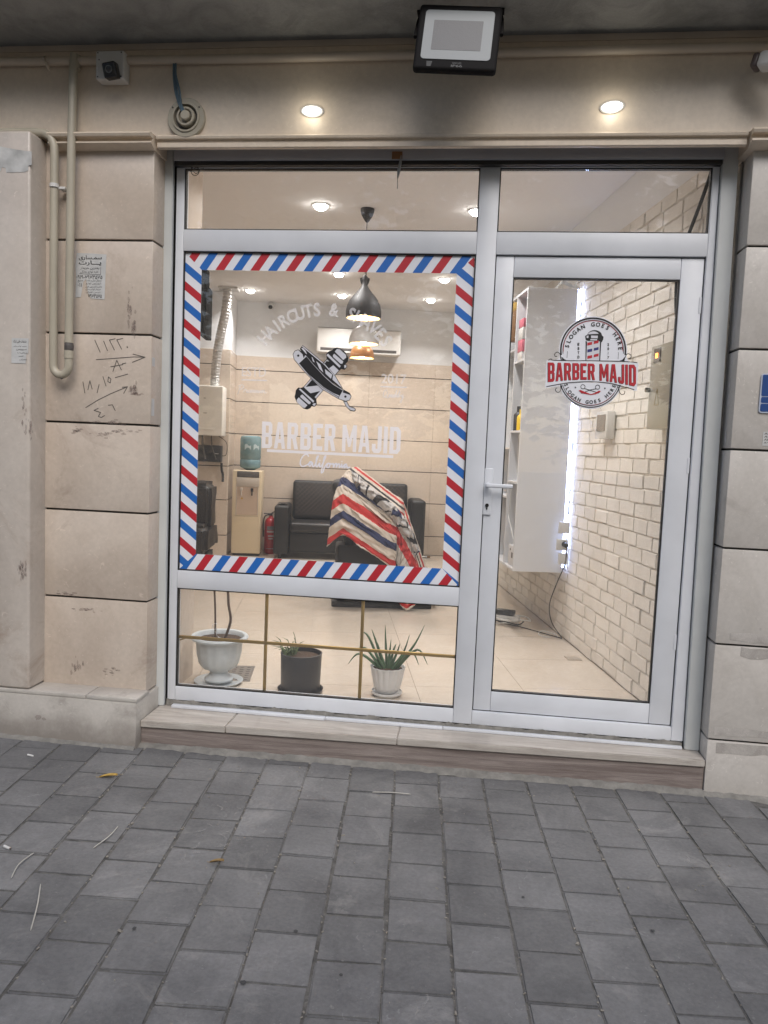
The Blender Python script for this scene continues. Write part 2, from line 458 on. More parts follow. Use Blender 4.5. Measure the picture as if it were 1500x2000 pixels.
def crv(pts, n=6):
    """catmull-rom through points"""
    P = [Vector(p) for p in pts]; out = []
    for i in range(len(P) - 1):
        p0 = P[max(i - 1, 0)]; p1 = P[i]; p2 = P[i + 1]; p3 = P[min(i + 2, len(P) - 1)]
        for k in range(n):
            t = k / n
            out.append(0.5 * ((2 * p1) + (p2 - p0) * t + (2 * p0 - 5 * p1 + 4 * p2 - p3) * t * t + (3 * p1 - p0 - 3 * p2 + p3) * t ** 3))
    out.append(P[-1]); return out

# Persian text shaping (presentation forms, laid out right to left)
PF = {'ا': (0xFE8D, 0), 'ب': (0xFE8F, 1), 'ت': (0xFE95, 1), 'ج': (0xFE9D, 1), 'ح': (0xFEA1, 1), 'خ': (0xFEA5, 1), 'د': (0xFEA9, 0), 'ر': (0xFEAD, 0), 'ز': (0xFEAF, 0),
      'س': (0xFEB1, 1), 'ش': (0xFEB5, 1), 'ف': (0xFED1, 1), 'ل': (0xFEDD, 1), 'م': (0xFEE1, 1), 'ن': (0xFEE5, 1), 'ه': (0xFEE9, 1), 'و': (0xFEED, 0), 'پ': (0xFB56, 1),
      'چ': (0xFB7A, 1), 'ک': (0xFB8E, 1), 'گ': (0xFB92, 1), 'ی': (0xFBFC, 1), 'ق': (0xFED5, 1), 'ع': (0xFEC9, 1), 'ط': (0xFEC1, 1)}

def fa(sx):
    out = []
    for i, ch in enumerate(sx):
        if ch not in PF: out.append(ch); continue
        b, dual = PF[ch]
        pj = i > 0 and ((sx[i - 1] in PF and PF[sx[i - 1]][1] == 1) or sx[i - 1] == 'ـ')
        nj = dual == 1 and i < len(sx) - 1 and (sx[i + 1] in PF or sx[i + 1] == 'ـ')
        k = (3 if nj else 1) if pj else (2 if nj else 0)
        out.append(chr(b + k))
    return ''.join(out[::-1])
def digits(sx): return ''.join(chr(0x06F0 + int(c)) if c.isdigit() else c for c in sx)

def part(mb, name, mat, root, smooth=False):
    """part whose vertices are written in world coordinates, root unrotated"""
    base = root
    off = Vector(root.location)
    while base.parent: base = base.parent; off += Vector(base.location)
    return mb.build(name, mat, root, loc=-off, smooth=smooth)

def gz(x): return -0.14 - 0.011 * x

# ================================================================ GROUND
ground = MB()
gv = [(-60, -60), (60, -60), (60, 12), (-60, 12)]
ground.add([(x, y, gz(max(-4, min(4, x))) - 0.055) for x, y in gv], [(0, 1, 2, 3)])
tag(ground.build('ground', M['joint']), kind='structure')

PD = Vector((-0.0822, 1.0, 0)).normalized()       # paver column direction
PX = Vector((PD.y, -PD.x, 0))
pav = MB(); dirt = MB()
P0 = Vector((-0.4905, -0.245, 0))
for ci in range(-17, 20):
    off = 0.0 if ci % 2 == 0 else 0.107
    cg = random.choice((0.0006, 0.001, 0.0015, 0.0022, 0.004)) if ci != 2 else 0.006
    for ri in range(-1, 24):
        c = P0 + PX * (0.1935 * (ci + 0.5)) - PD * (0.2145 * (ri + 0.5) + off - 0.0)
        if c.y > -0.10 or c.x < -3.6 or c.x > 3.4: continue
        bm = bmesh.new(); bmesh.ops.create_cube(bm, size=1)
        g = random.uniform(0.0004, 0.0022)
        sx, sy = 0.1935 - cg - 0.0006 - g * .6, 0.2145 - 2 * g
        for v in bm.verts: v.co = Vector((v.co.x * sx + random.uniform(-.0022, .0018) * (1 if v.co.x > 0 else -1), v.co.y * sy + random.uniform(-.0022, .0018) * (1 if v.co.y > 0 else -1), v.co.z * 0.05))
        bmesh.ops.bevel(bm, geom=[e for e in bm.edges if (e.verts[0].co.z > 0 and e.verts[1].co.z > 0) or abs(e.verts[0].co.z - e.verts[1].co.z) > .01], offset=random.uniform(0.003, 0.0055), segments=2, affect='EDGES')
        tl = Matrix.Rotation(math.atan2(PX.y, PX.x) + random.uniform(-.008, .008), 4, 'Z') @ Matrix.Rotation(random.uniform(-.008, .008), 4, 'X') @ Matrix.Rotation(random.uniform(-.008, .008) + 0.011, 4, 'Y')
        bm.transform(Matrix.Translation((c.x, c.y, gz(c.x) - 0.025 + random.uniform(-.0022, .0022))) @ tl)
        pav.frombm(bm)
PAV = tag(pav.build('pavement', M['paver'], smooth=30), kind='structure')
jd = MB()
N_ = 60
vs = []; fs = []
xs = [-3.7 + 7.2 * i / N_ for i in range(N_ + 1)]
for x in xs:
    vs.append((x, -5.4, gz(x) - 0.0042)); vs.append((x, -0.05, gz(x) - 0.0042))
for i in range(N_): fs.append((2 * i, 2 * i + 2, 2 * i + 3, 2 * i + 1))
jd.add(vs, fs)
tag(jd.build('pavement_sand', M['joint']), kind='structure')
# rough mortar fillet where the paving meets the step and plinth
mf = MB()
def fillet(x0, y0, x1, y1, wd, seed):
    rr = random.Random(seed); n = int(abs(x1 - x0) / 0.03) + 2; vs = []; fs = []
    for i in range(n + 1):
        t = i / n; x = x0 + (x1 - x0) * t; y = y0 + (y1 - y0) * t; z = gz(x)
        vs += [(x, y + 0.01, z + 0.012 + rr.random() * 0.008), (x, y - wd * (0.3 + rr.random() * 0.3), z + 0.005 + rr.random() * .004), (x, y - wd * (0.7 + rr.random() * 0.6), z - 0.006)]
    for i in range(n):
        a = 3 * i
        fs += [(a, a + 1, a + 4, a + 3), (a + 1, a + 2, a + 5, a + 4)]
    mf.add(vs, fs)
fillet(-1.50, -0.222, 1.056, -0.125, 0.035, 3)
fillet(1.056, -0.12, 2.4, -0.12, 0.035, 4)
fillet(-2.9, -0.272, -1.50, -0.272, 0.018, 5)
tag(mf.build('mortar_fillet', M['mortar'], smooth=60), kind='structure')

# ================================================================ BUILDING
B = thing('shop_building', (-0.2, -0.12, -0.14), 'cream limestone shop building with grooved pilasters under a dark grey soffit', 'building')
def blocks(x0, x1, yf, yb, zs, name, mat, gap=0.009, bev=0.004):
    mb = MB(); g = MB()
    for a, b in zip(zs[:-1], zs[1:]):
        mb.bbox((x0, yf, a + gap / 2), (x1, yb, b - gap / 2), bev)
    o = part(mb, name, mat, B, smooth=30)
    for z in zs[1:-1]: g.box((x0 + 0.012, yf + 0.012, z - gap), (x1 - 0.012 if x1 < 0 else x1 - 0.012, yb - 0.01, z + gap))
    part(g, 'stone_joint', M['groove'], o)
    return o
pilL = blocks(-2.60, -1.508, -0.14, 0.22, [0.10, 0.539, 0.956, 1.367, 1.778, 2.199, 2.625], 'pilaster', M['stoneL'])
pilR = blocks(1.062, 2.5, -0.12, 0.22, [-0.19, 0.094, 0.520, 0.940, 1.363, 1.784, 2.206, 2.60], 'pilaster', M['stoneR'])
# grimy bands on the lower right pilaster
gb = MB()
for (a, z, wd, hh) in ((1.12, 0.545, 1.2, 0.03), (1.17, 0.478, 1.0, 0.035), (1.085, 0.125, 1.2, 0.028), (1.10, 0.048, 1.2, 0.035)):
    rr = random.Random(int(z * 1000)); top = []; bot = []
    for i in range(25):
        x = a + wd * i / 24
        top.append((x, z + hh + rr.uniform(-.004, .003))); bot.append((x, z - hh * 0.2 + rr.uniform(-.008, .006)))
    add_fill(gb, [top + bot[::-1]], -0.1212)
part(gb, 'grime_band', stone('stone_grime', (0.33, 0.305, 0.28), (0.48, 0.45, 0.42), (0.27, 0.245, 0.22), 0.6, 9, 0.8, 0.1, scr=.7, fineamt=.8), pilR)
# column
cb = MB()
cb.bbox((-2.19, -0.27, 0.118), (-2.022, 0.0, 2.632), 0.012, seg=3)
cb.bbox((-2.9, -0.235, 0.118), (-2.194, 0.0, 2.632), 0.006)
part(cb, 'column', M['column'], B, smooth=30)
# plinth
pb = MB()
pb.bbox((-2.95, -0.27, -0.25), (-1.497, 0.1, 0.097), 0.004)
pb.bbox((-2.95, -0.272, 0.0975), (-1.742, -0.137, 0.115), 0.002)
pb.bbox((-1.738, -0.272, 0.0975), (-1.494, -0.137, 0.115), 0.002)
part(pb, 'plinth', M['plinth'], B, smooth=30)
# step: tread slabs and riser
tr = MB()
def slab(x0, x1):
    f = lambda x: -0.229 + (x + 1.5) * (0.104 / 2.556)
    poly = [(x0, f(x0)), (x1, f(x1)), (x1, 0.09), (x0, 0.09)]
    bm = bmesh.new(); vsb = [bm.verts.new((p[0], p[1], -0.032)) for p in poly] + [bm.verts.new((p[0], p[1], 0.0)) for p in poly]
    bm.faces.new(vsb[:4][::-1]); bm.faces.new(vsb[4:])
    for i in range(4): bm.faces.new((vsb[i], vsb[(i + 1) % 4], vsb[4 + (i + 1) % 4], vsb[4 + i]))
    bmesh.ops.bevel(bm, geom=bm.edges[:], offset=0.0035, segments=2, affect='EDGES'); tr.frombm(bm)
slab(-1.494, -1.092); slab(-1.090, -0.30); slab(-0.298, 1.058)
part(tr, 'step_tread', M['trav'], B, smooth=30)
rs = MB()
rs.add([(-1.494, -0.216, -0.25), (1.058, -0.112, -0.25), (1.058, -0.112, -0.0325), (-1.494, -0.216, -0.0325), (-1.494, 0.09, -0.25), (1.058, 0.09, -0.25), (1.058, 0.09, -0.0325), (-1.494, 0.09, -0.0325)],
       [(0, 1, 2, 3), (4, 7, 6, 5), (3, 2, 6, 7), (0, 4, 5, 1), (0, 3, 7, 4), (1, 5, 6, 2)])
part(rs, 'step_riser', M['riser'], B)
# lintel fascia
fb = MB()
fb.box((-3.6, -0.15, 2.652), (2.6, 0.075, 3.30))
part(fb, 'fascia', M['fascia'], B)
# cornice moulding under the fascia
def cornice(mb, x0, x1, prof, yb=0.05):
    poly = prof + [(yb, prof[-1][1]), (yb, prof[0][1])]
    n = len(poly)
    vs = [(x0, p[0], p[1]) for p in poly] + [(x1, p[0], p[1]) for p in poly]
    fs = [tuple(range(n)), tuple(range(2 * n - 1, n - 1, -1))] + [(i, i + n, (i + 1) % n + n, (i + 1) % n) for i in range(n)]
    mb.add(vs, fs)
cm = MB()
cornice(cm, -1.490, 1.022, [(-0.150, 2.6515), (-0.163, 2.650), (-0.168, 2.643), (-0.165, 2.634), (-0.150, 2.632), (-0.150, 2.621), (-0.154, 2.619), (-0.154, 2.601), (-0.148, 2.598)], -0.132)
cornice(cm, -1.985, -1.500, [(-0.150, 2.6515), (-0.205, 2.650), (-0.211, 2.642), (-0.205, 2.632), (-0.178, 2.630), (-0.178, 2.618), (-0.196, 2.612), (-0.196, 2.606), (-0.160, 2.590)])
cornice(cm, 1.030, 2.5, [(-0.150, 2.6515), (-0.198, 2.650), (-0.204, 2.642), (-0.198, 2.632), (-0.172, 2.630), (-0.172, 2.618), (-0.190, 2.612), (-0.190, 2.604), (-0.140, 2.588)])
part(cm, 'cornice', M['fascia'], B, smooth=25)
# canopy and wall above it
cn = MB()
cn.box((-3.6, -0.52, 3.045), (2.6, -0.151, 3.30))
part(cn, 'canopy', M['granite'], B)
up = MB(); up.box((-3.6, -0.52, 3.302), (2.6, 0.3, 7.5))
part(up, 'upper_wall', M['stoneL'], B)
sk = MB(); sk.box((-3.6, -0.155, 3.018), (2.6, -0.1505, 3.0445))
part(sk, 'shadow_strip', M['pvch'], B)
# inner reveal pier of the front wall (left of the window)
pr_ = MB(); pr_.box((-2.9, 0.225, 0.0), (-1.52, 0.50, HC)); pr_.box((-1.60, 0.06, 0.0), (-1.52, 0.224, HC))
part(pr_, 'window_pier', M['wtile'], B)
for a_, b_ in ((-1.509, -1.463), (1.056, 1.061)):
    rv = MB(); rv.box((a_, 0.0, 0.0), (b_, 0.06, 2.65)); part(rv, 'jamb_filler', M['mortar'], B)

# handwriting on the left pilaster (pencil)
hw = MB()
def HP(u, v): q = G(u / 3.3333, 400 + v / 3.3333, -0.141); return (q.x, q.z)
strokes = [
 [(617, 880), (652, 960)], [(675, 888), (700, 950)], [(712, 880), (745, 945)], [(712, 880), (750, 872)], [(760, 878), (792, 940)], [(760, 878), (800, 870)], [(826, 922), (832, 928), (826, 930)],
 [(625, 1008), (740, 1000), (870, 990), (945, 992)], [(865, 972), (945, 992), (862, 1025)],
 [(735, 1085), (760, 1012), (790, 1075)], [(720, 1055), (800, 1040)], [(795, 1035), (820, 1030)],
 [(540, 1152), (552, 1225)], [(572, 1205), (585, 1145), (600, 1200)], [(645, 1170), (632, 1225)], [(670, 1118), (690, 1180)], [(705, 1120), (722, 1135), (718, 1160), (702, 1150), (706, 1122)], [(750, 1125), (832, 1102)],
 [(558, 1320), (640, 1270), (720, 1230), (828, 1185)], [(795, 1188), (830, 1184), (805, 1228)],
 [(640, 1325), (612, 1338), (655, 1352), (640, 1378), (660, 1385), (680, 1372)], [(705, 1305), (732, 1302), (750, 1340)],
]
for st in strokes: ribbon(hw, [HP(*p) for p in st], 0.0035, -0.1409)
part(hw, 'handwriting', M['penc'], pilL)
# scuffs and paper scraps stuck on stone
sc_ = MB()
def blob(mb, cx, cz, rx, rz, y, seed, n=14):
    rr = random.Random(seed)
    add_fill(mb, [[(cx + rx * rr.uniform(.55, 1.1) * math.cos(2 * math.pi * i / n), cz + rz * rr.uniform(.5, 1.1) * math.sin(2 * math.pi * i / n)) for i in range(n)]], y)
def flecks(cx, cz, rx, rz, y, seed):
    rr = random.Random(seed)
    for k in range(16):
        r = rr.uniform(.004, .013); blob(sc_, cx + rr.gauss(0, rx * .6), cz + rr.gauss(0, rz * .6), r * (1.3 if rx > rz else .6), r * (.5 if rx > rz else 1.5), y - .00002 * k, seed * 31 + k, 9)
for px, py, rx, rz, y in ((252, 605, .012, .07, -.1408), (262, 640, .01, .05, -.1408), (225, 825, .07, .012, -.1408), (165, 1190, .07, .01, -.1408), (240, 842, .06, .012, -.1408), (130, 1160, .05, .008, -.1408), (262, 760, .02, .02, -.1408), (150, 1300, .03, .03, -.1408), (215, 1310, .04, .02, -.1408), (265, 770, .022, .006, -.1408), (150, 840, .02, .012, -.1408), (200, 848, .05, .01, -.1408)):
    q = G(px, py, y); flecks(q.x, q.z, rx, rz, y, int(px))
for px, py, rx, rz in ((46, 1120, .013, .035), (48, 800, .012, .12), (60, 840, .006, .05), (40, 1108, .012, .02)):
    q = G(px, py, -.2712); flecks(q.x, q.z, rx, rz, -.2712, int(px * 3 + py))
q = G(78, 1402, -.2725); blob(sc_, q.x - .01, q.z, .018, .016, -.2725, 5); blob(sc_, q.x + .02, q.z - .004, .012, .008, -.2728, 6)
part(sc_, 'scuff_mark', film('brown_scuff', (0.27, 0.21, 0.185), 0.26), pilL)

# ================================================================ SHOP FRONT WINDOW
Wn = thing('shop_window', (-0.74, 0.0, 0.03), 'white aluminium shop window with large fixed panes left of the door', 'window')
fr = MB()
yF, yB = 0.0, 0.055
def bar(mb, x0, z0, x1, z1, y0=yF, y1=yB, bev=0.003): mb.bbox((x0, y0, z0), (x1, y1, z1), bev)
bar(fr, -1.460, 0.030, -1.421, 2.640)
bar(fr, -0.054, 0.030, 0.033, 2.640)
bar(fr, -1.4205, 2.566, -0.0545, 2.640)
bar(fr, -1.4205, 2.190, -0.0545, 2.288, -0.001)
bar(fr, -1.4205, 0.588, -0.0545, 0.675, -0.001)
bar(fr, -1.4205, 0.030, -0.0545, 0.098, -0.001)
bar(fr, 0.0335, 2.566, 0.9375, 2.640)
bar(fr, 0.0335, 2.190, 0.9375, 2.288, -0.001)
# right stile, slightly out of plumb
bm = bmesh.new(); bmesh.ops.create_cube(bm, size=1)
for v in bm.verts:
    top = v.co.z > 0
    v.co = Vector((0.938 if v.co.x < 0 else (0.966 if top else 0.992), yF if v.co.y < 0 else yB, 2.64 if top else 0.03))
bmesh.ops.bevel(bm, geom=bm.edges[:], offset=0.003, segments=2, affect='EDGES'); fr.frombm(bm)
bar(fr, 0.0335, 0.030, 0.9375, 0.0935, -0.001)
frame = part(fr, 'frame', M['alu'], Wn, smooth=30)
gk = MB()
def gasket(mb, x0, z0, x1, z1, y0=0.006, y1=0.03, wd=0.005):
    mb.box((x0, y0, z0), (x0 + wd, y1, z1)); mb.box((x1 - wd, y0, z0), (x1, y1, z1))
    mb.box((x0 + wd, y0, z0), (x1 - wd, y1, z0 + wd)); mb.box((x0 + wd, y0, z1 - wd), (x1 - wd, y1, z1))
for rc in ((-1.4207, 2.2883, -0.0543, 2.5657), (-1.4207, 0.6753, -0.0543, 2.1897), (-1.4207, 0.0983, -0.0543, 0.5877), (0.0333, 2.2883, 0.9377, 2.5657)):
    gasket(gk, *rc)
gk.box((-1.468, 0.012, 0.0), (-1.4602, 0.04, 2.64)); 
part(gk, 'gasket', M['rubber'], frame)
panes = []
for (x0, z0, x1, z1, lb) in ((-1.415, 2.294, -0.06, 2.56, 'wide transom pane above the striped pane'), (-1.415, 0.681, -0.06, 2.184, 'large pane edged with barber stripes'),
                         (-1.415, 0.104, -0.06, 0.582, 'low pane with gold bars in front of the plants'), (0.039, 2.294, 0.932, 2.56, 'transom pane above the door')):
    g = MB(); g.box((x0, 0.016, z0), (x1, 0.021, z1)); o = part(g, 'pane', M['glass'], Wn); o['label'] = lb
gb_ = MB()
gb_.bbox((-1.420, 0.026, 0.3315), (-0.055, 0.036, 0.3475), 0.003)
gb_.bbox((-0.9865, 0.0265, 0.098), (-0.9705, 0.0355, 0.3313), 0.003); gb_.bbox((-0.9865, 0.0265, 0.3477), (-0.9705, 0.0355, 0.588), 0.003)
gb_.bbox((-0.5155, 0.0265, 0.098), (-0.4995, 0.0355, 0.3313), 0.003); gb_.bbox((-0.5155, 0.0265, 0.3477), (-0.4995, 0.0355, 0.588), 0.003)
gb_.tube([(-1.42, 0.045, 0.318), (-1.375, 0.06, 0.334)], 0.003, 6)
part(gb_, 'glazing_bar', M['gold'], Wn, smooth=30)
# mortar joint and white sill strip under the frame
mo = MB(); rr = random.Random(11); top = []; 
vs = []; fs = []; n = 90
for i in range(n + 1):
    x = -1.462 + 2.45 * i / n
    vs += [(x, -0.004 - rr.random() * .004, 0.002), (x, -0.003 - rr.random() * 0.003, 0.020 + rr.random() * .016), (x, 0.03, 0.0295), (x, 0.03, 0.002)]
for i in range(n):
    a = 4 * i; fs += [(a, a + 4, a + 5, a + 1), (a + 1, a + 5, a + 6, a + 2)]
mo.add(vs, fs)
part(mo, 'mortar_bed', M['mortar'], Wn)
ss = MB()
for a, b in ((-1.425, -0.662), (-0.660, -0.10), (-0.098, 0.985)):
    ss.bbox((a, -0.036 + (a + 1.4) * .010, 0.0005), (b, -0.005, 0.014), 0.002)
part(ss, 'sill_strip', M['alu'], Wn, smooth=30)

# ================================================================ ROLLER SHUTTER
Rs = thing('roller_shutter', (-0.2, 0.0, 0.0), 'raised roller shutter with grey housing above the shop front', 'shutter')
rb = MB(); rb.bbox((-1.458, -0.045, 2.584), (0.97, -0.002, 2.6512), 0.003)
part(rb, 'housing', M['shbox'], Rs, smooth=30)
rb = MB(); rb.box((-1.457, -0.036, 2.566), (0.965, -0.003, 2.5838))
part(rb, 'bottom_bar', M['rubber'], Rs)
def guide(xt0, xt1, xb0, xb1, z0, z1):
    bm = bmesh.new(); bmesh.ops.create_cube(bm, size=1)
    for v in bm.verts:
        top = v.co.z > 0
        x = (xt0 if v.co.x < 0 else xt1) if top else (xb0 if v.co.x < 0 else xb1)
        v.co = Vector((x, -0.02 if v.co.y < 0 else 0.03, z1 if top else z0))
    bmesh.ops.bevel(bm, geom=bm.edges[:], offset=0.003, segments=2, affect='EDGES'); mb = MB(); mb.frombm(bm)
    return part(mb, 'guide_rail', M['guide'], Rs, smooth=30)
guide(-1.522, -1.470, -1.522, -1.470, 0.0005, 2.65)
guide(0.968, 1.034, 0.996, 1.060, 0.0005, 2.65)
for (a, b) in (((-1.4695, 0.0, 0.0), (-1.4615, 0.02, 2.58)),):
    mb = MB(); mb.box(a, b); part(mb, 'guide_slot', M['rubber'], Rs)
mb = MB(); mb.add([(0.962, 0.006, 2.58), (0.9685, 0.006, 2.58), (0.9965, 0.006, 0.001), (0.988, 0.006, 0.001), (0.962, 0.02, 2.58), (0.9685, 0.02, 2.58), (0.9965, 0.02, 0.001), (0.988, 0.02, 0.001)], [(0, 1, 2, 3), (4, 7, 6, 5), (0, 3, 7, 4), (1, 5, 6, 2)])
part(mb, 'guide_slot', M['rubber'], Rs)
Tg = thing('hanging_tag', (-0.41, -0.05, 2.6), 'brown card tag with a grey pull cord hanging from the shutter housing', 'tag')
mb = MB(); mb.box((-0.447, -0.049, 2.586), (-0.400, -0.0465, 2.618)); part(mb, 'card', M['brown'], Tg)
mb = MB(); mb.tube([(-0.405, -0.053, 2.60), (-0.407, -0.056, 2.57), (-0.412, -0.056, 2.535), (-0.416, -0.056, 2.50)], [0.002, 0.006, 0.0075, 0.003], 8)
mb.tube([(-0.416, -0.056, 2.50), (-0.416, -0.056, 2.455)], 0.0015, 5); part(mb, 'pull_cord', M['fglass'], Tg)
mb = MB(); ring = arc((-1.366, 2.548), 0.020, 0, 360, 16, y=-0.012)
mb.tube(ring, 0.0016, 5); mb.tube(arc((-1.360, 2.550), 0.013, 0, 360, 14, y=-0.014), 0.0016, 5); mb.tube([(-1.345, -.012, 2.555), (-1.325, -.012, 2.56)], 0.0016, 5); mb.tube([(-1.385, -.012, 2.56), (-1.375, -.012, 2.58)], 0.0016, 5)
tag(mb.build('wire_loop', M['cable']), 'small dark wire loop under the shutter at the left corner', 'wire')

# ================================================================ DOOR
Dr = thing('glass_door', (0.485, 0.02, 0.095), 'white aluminium framed glass door with a round logo sticker', 'door')
df = MB()
yd0, yd1 = 0.012, 0.05
df.bbox((0.037, yd0, 0.098), (0.1165, yd1, 2.186), 0.004)
df.bbox((0.838, yd0, 0.098), (0.934, yd1, 2.186), 0.004)
df.bbox((0.117, yd0 + .0006, 0.098), (0.8375, yd1, 0.190), 0.003)
df.bbox((0.117, yd0 + .0006, 2.094), (0.8375, yd1, 2.186), 0.003)
leaf = part(df, 'door_leaf', M['alu'], Dr, smooth=30)
ml = MB()
for (xa, za, xb, zb) in ((0.1168, .1903, .112, .185), (0.8378, .1903, .8426, .185), (0.1168, 2.0937, .112, 2.099), (.8378, 2.0937, .8426, 2.099)): ml.tube([(xa, .0118, za), (xb, .0118, zb)], .0006, 4)
for z in (.45, 1.25, 1.95): ml.bbox((.9235, .0095, z), (.9345, .0119, z + .07), .002)
part(ml, 'hinge_cover', M['alu'], leaf)
gk = MB(); gasket(gk, 0.1168, 0.1903, 0.8378, 2.0937, 0.017, 0.04, 0.005)
gk.box((0.0333, 0.018, 0.0938), (0.0367, 0.045, 2.1895)); gk.box((0.9343, 0.018, 0.0938), (0.9377, 0.045, 2.1895)); gk.box((0.0367, 0.018, 0.0938), (0.9343, 0.045, 0.0977)); gk.box((0.0367, 0.018, 2.1863), (0.9343, 0.045, 2.1895))
part(gk, 'gasket', M['rubber'], leaf)
g = MB(); g.box((0.122, 0.024, 0.195), (0.833, 0.029, 2.089)); part(g, 'pane', M['glass'], Dr)
hd = MB(); hd.bbox((0.034, 0.002, 1.020), (0.072, 0.0115, 1.235), 0.006, seg=3)
H_ = part(hd, 'handle', M['alu'], Dr, smooth=40)
hd = MB(); hd.tube([(0.052, 0.004, 1.160), (0.052, -0.036, 1.160)], 0.009, 14); hd.bbox((0.042, -0.048, 1.149), (0.163, -0.034, 1.167), 0.005, seg=3)
part(hd, 'lever', M['alu'], H_, smooth=40)
hd = MB(); hd.tube([(0.052, 0.0018, 1.065), (0.052, -0.003, 1.065)], 0.0085, 14); hd.bbox((0.049, -0.0028, 1.045), (0.055, 0.0015, 1.063), 0.001)
part(hd, 'keyhole', M['camblack'], H_, smooth=40)

# ================================================================ PIPES
Pp = thing('drain_pipe', (-1.9, -0.19, 2.98), 'cream painted pipe under the canopy dropping to a U bend on the left pilaster', 'pipe')
mb = MB()
hp = [(-3.6, -0.172, 2.967)] + [(x, -0.172 + 0.002 * math.sin(x * 3), 2.968 + 0.004 * math.sin(x * 1.7)) for x in [-3 + 0.4 * i for i in range(14)]]
mb.tube(hp, 0.0185, 16); part(mb, 'horizontal_pipe', M['pvch'], Pp, smooth=60)
mb = MB(); mb.tube([(-1.868, -0.182, 2.99), (-1.868, -0.190, 2.93), (-1.870, -0.198, 2.60), (-1.876, -0.198, 1.735)], 0.0185, 16)
mb.tube([(-1.868, -0.172, 2.99), (-1.868, -0.176, 2.93)], 0.024, 16)
part(mb, 'downpipe', M['pvc'], Pp, smooth=60)
for za, zb in ((1.736, 1.725), (1.69, 1.655)):
    mb = MB(); mb.tube([(-1.876, -0.198, za), (-1.876, -0.198, zb)], 0.021, 16); part(mb, 'coupling', M['pvc'], Pp, smooth=60)
mb = MB(); mb.tube([(-1.876, -0.198, 1.7245), (-1.874, -0.199, 1.71), (-1.876, -0.198, 1.6905)], [0.0195, 0.021, 0.0195], 16); part(mb, 'dark_tape', M['tape'], Pp, smooth=60)
mb = MB()
ub = [(-1.876, -0.198, 1.66)] + [(-1.9135 + 0.0375 * math.cos(a), -0.198, 1.625 + 0.045 * math.sin(a)) for a in [-math.pi * i / 12 for i in range(13)]] + [(-1.951, -0.198, 1.70), (-1.952, -0.196, 2.2), (-1.953, -0.192, 2.56)]
ub += [(-1.957, -0.19, 2.60), (-1.972, -0.19, 2.632), (-2.0, -0.19, 2.650), (-2.05, -0.19, 2.655), (-2.3, -0.19, 2.655)]
mb.tube(ub, 0.0185, 16); part(mb, 'u_bend_pipe', M['pvc'], Pp, smooth=60)
mb = MB(); mb.tube([(-1.91, -0.2, 1.578), (-1.905, -0.205, 1.562), (-1.90, -0.2, 1.566)], [.006, .006, .002], 8)
part(mb, 'drip_putty', M['tape'], Pp, smooth=60)
for x, z in ((-1.951, 2.42), ):
    mb = MB(); mb.tube(arc((x, -0.197), 0.021, -200, 20, 14), 0.003, 6)
    # clip band round the pipe plus its screw tab
    mb = MB(); mb.lathe([(0.0185, z - .008), (0.0205, z - .008), (0.0205, z + .008), (0.0185, z + .008)], (x, -0.197, 0), 18); mb.bbox((x + .018, -0.195, z - .014), (x + .05, -0.150, z - .002), .002)
    part(mb, 'pipe_clip', M['camwhite'], Pp, smooth=40)
mb = MB(); mb.tube([(-2.008, -.172, 2.99), (-2.008, -.195, 2.975), (-2.0, -.198, 2.955), (-1.99, -.185, 2.935), (-1.985, -.18, 2.925)], [.004, .005, .006, .006, .004], 8)
part(mb, 'pipe_hook', M['pvch'], Pp, smooth=50)

# ================================================================ SECURITY CAMERAS (outside)
C1 = thing('security_camera', (-1.71, -0.15, 2.93), 'white square boxed security camera beside the vertical pipe top', 'camera')
mb = MB(); mb.bbox((-1.752, -0.214, 2.868), (-1.622, -0.1505, 2.990), 0.008, seg=3)
hs = part(mb, 'housing', M['camwhite'], C1, smooth=40)
mb = MB()
for x, z in ((-1.741, 2.979), (-1.633, 2.979), (-1.741, 2.879), (-1.633, 2.879), (-1.735, 2.95)):
    mb = MB(); mb.lathe([(0.0028, -0.2145), (0.0028, -0.2158), (0.0001, -0.2158)], (x, 0, z), 8, axis='y'); part(mb, 'screw', M['camblack'], hs)
T1 = Matrix.Translation((-1.668, -0.232, 2.893)) @ Matrix.Rotation(math.radians(-9), 4, 'Y') @ Matrix.Rotation(math.radians(10), 4, 'X')
mb = MB(); mb.bbox((-0.030, -0.026, -0.032), (0.030, 0.02, 0.032), 0.008, T=T1, seg=3); lf = part(mb, 'lens_block', M['camblack'], C1, smooth=40)
mb = MB(); mb.lathe([(0.016, -0.0265), (0.016, -0.030), (0.012, -0.030), (0.011, -0.027), (0.0005, -0.0285)], (0, 0, 0), 20, axis='y')
mb.v = [tuple(T1 @ Vector(v)) for v in mb.v]; part(mb, 'lens', plain('lens_glass', (0.05, 0.05, 0.055), 0.1), lf, smooth=40)
C2 = thing('security_camera', (1.06, -0.16, 2.92), 'white bullet security camera pointing left at the upper right edge', 'camera')
T2 = Matrix.Translation((1.030, -0.27, 2.868)) @ Matrix.Rotation(math.radians(14), 4, 'Y') @ Matrix.Rotation(math.radians(-38), 4, 'Z')
mb = MB(); mb.bbox((-0.018, -0.032, -0.030), (0.16, 0.032, 0.030), 0.012, T=T2, seg=3); bd = part(mb, 'camera_body', M['camwhite'], C2, smooth=40)
mb = MB(); mb.bbox((-0.045, -0.028, -0.028), (-0.0185, 0.028, 0.028), 0.010, T=T2, seg=3); part(mb, 'lens_block', plain('camera_front_glass', (0.10, 0.075, 0.07), 0.3), C2, smooth=40)
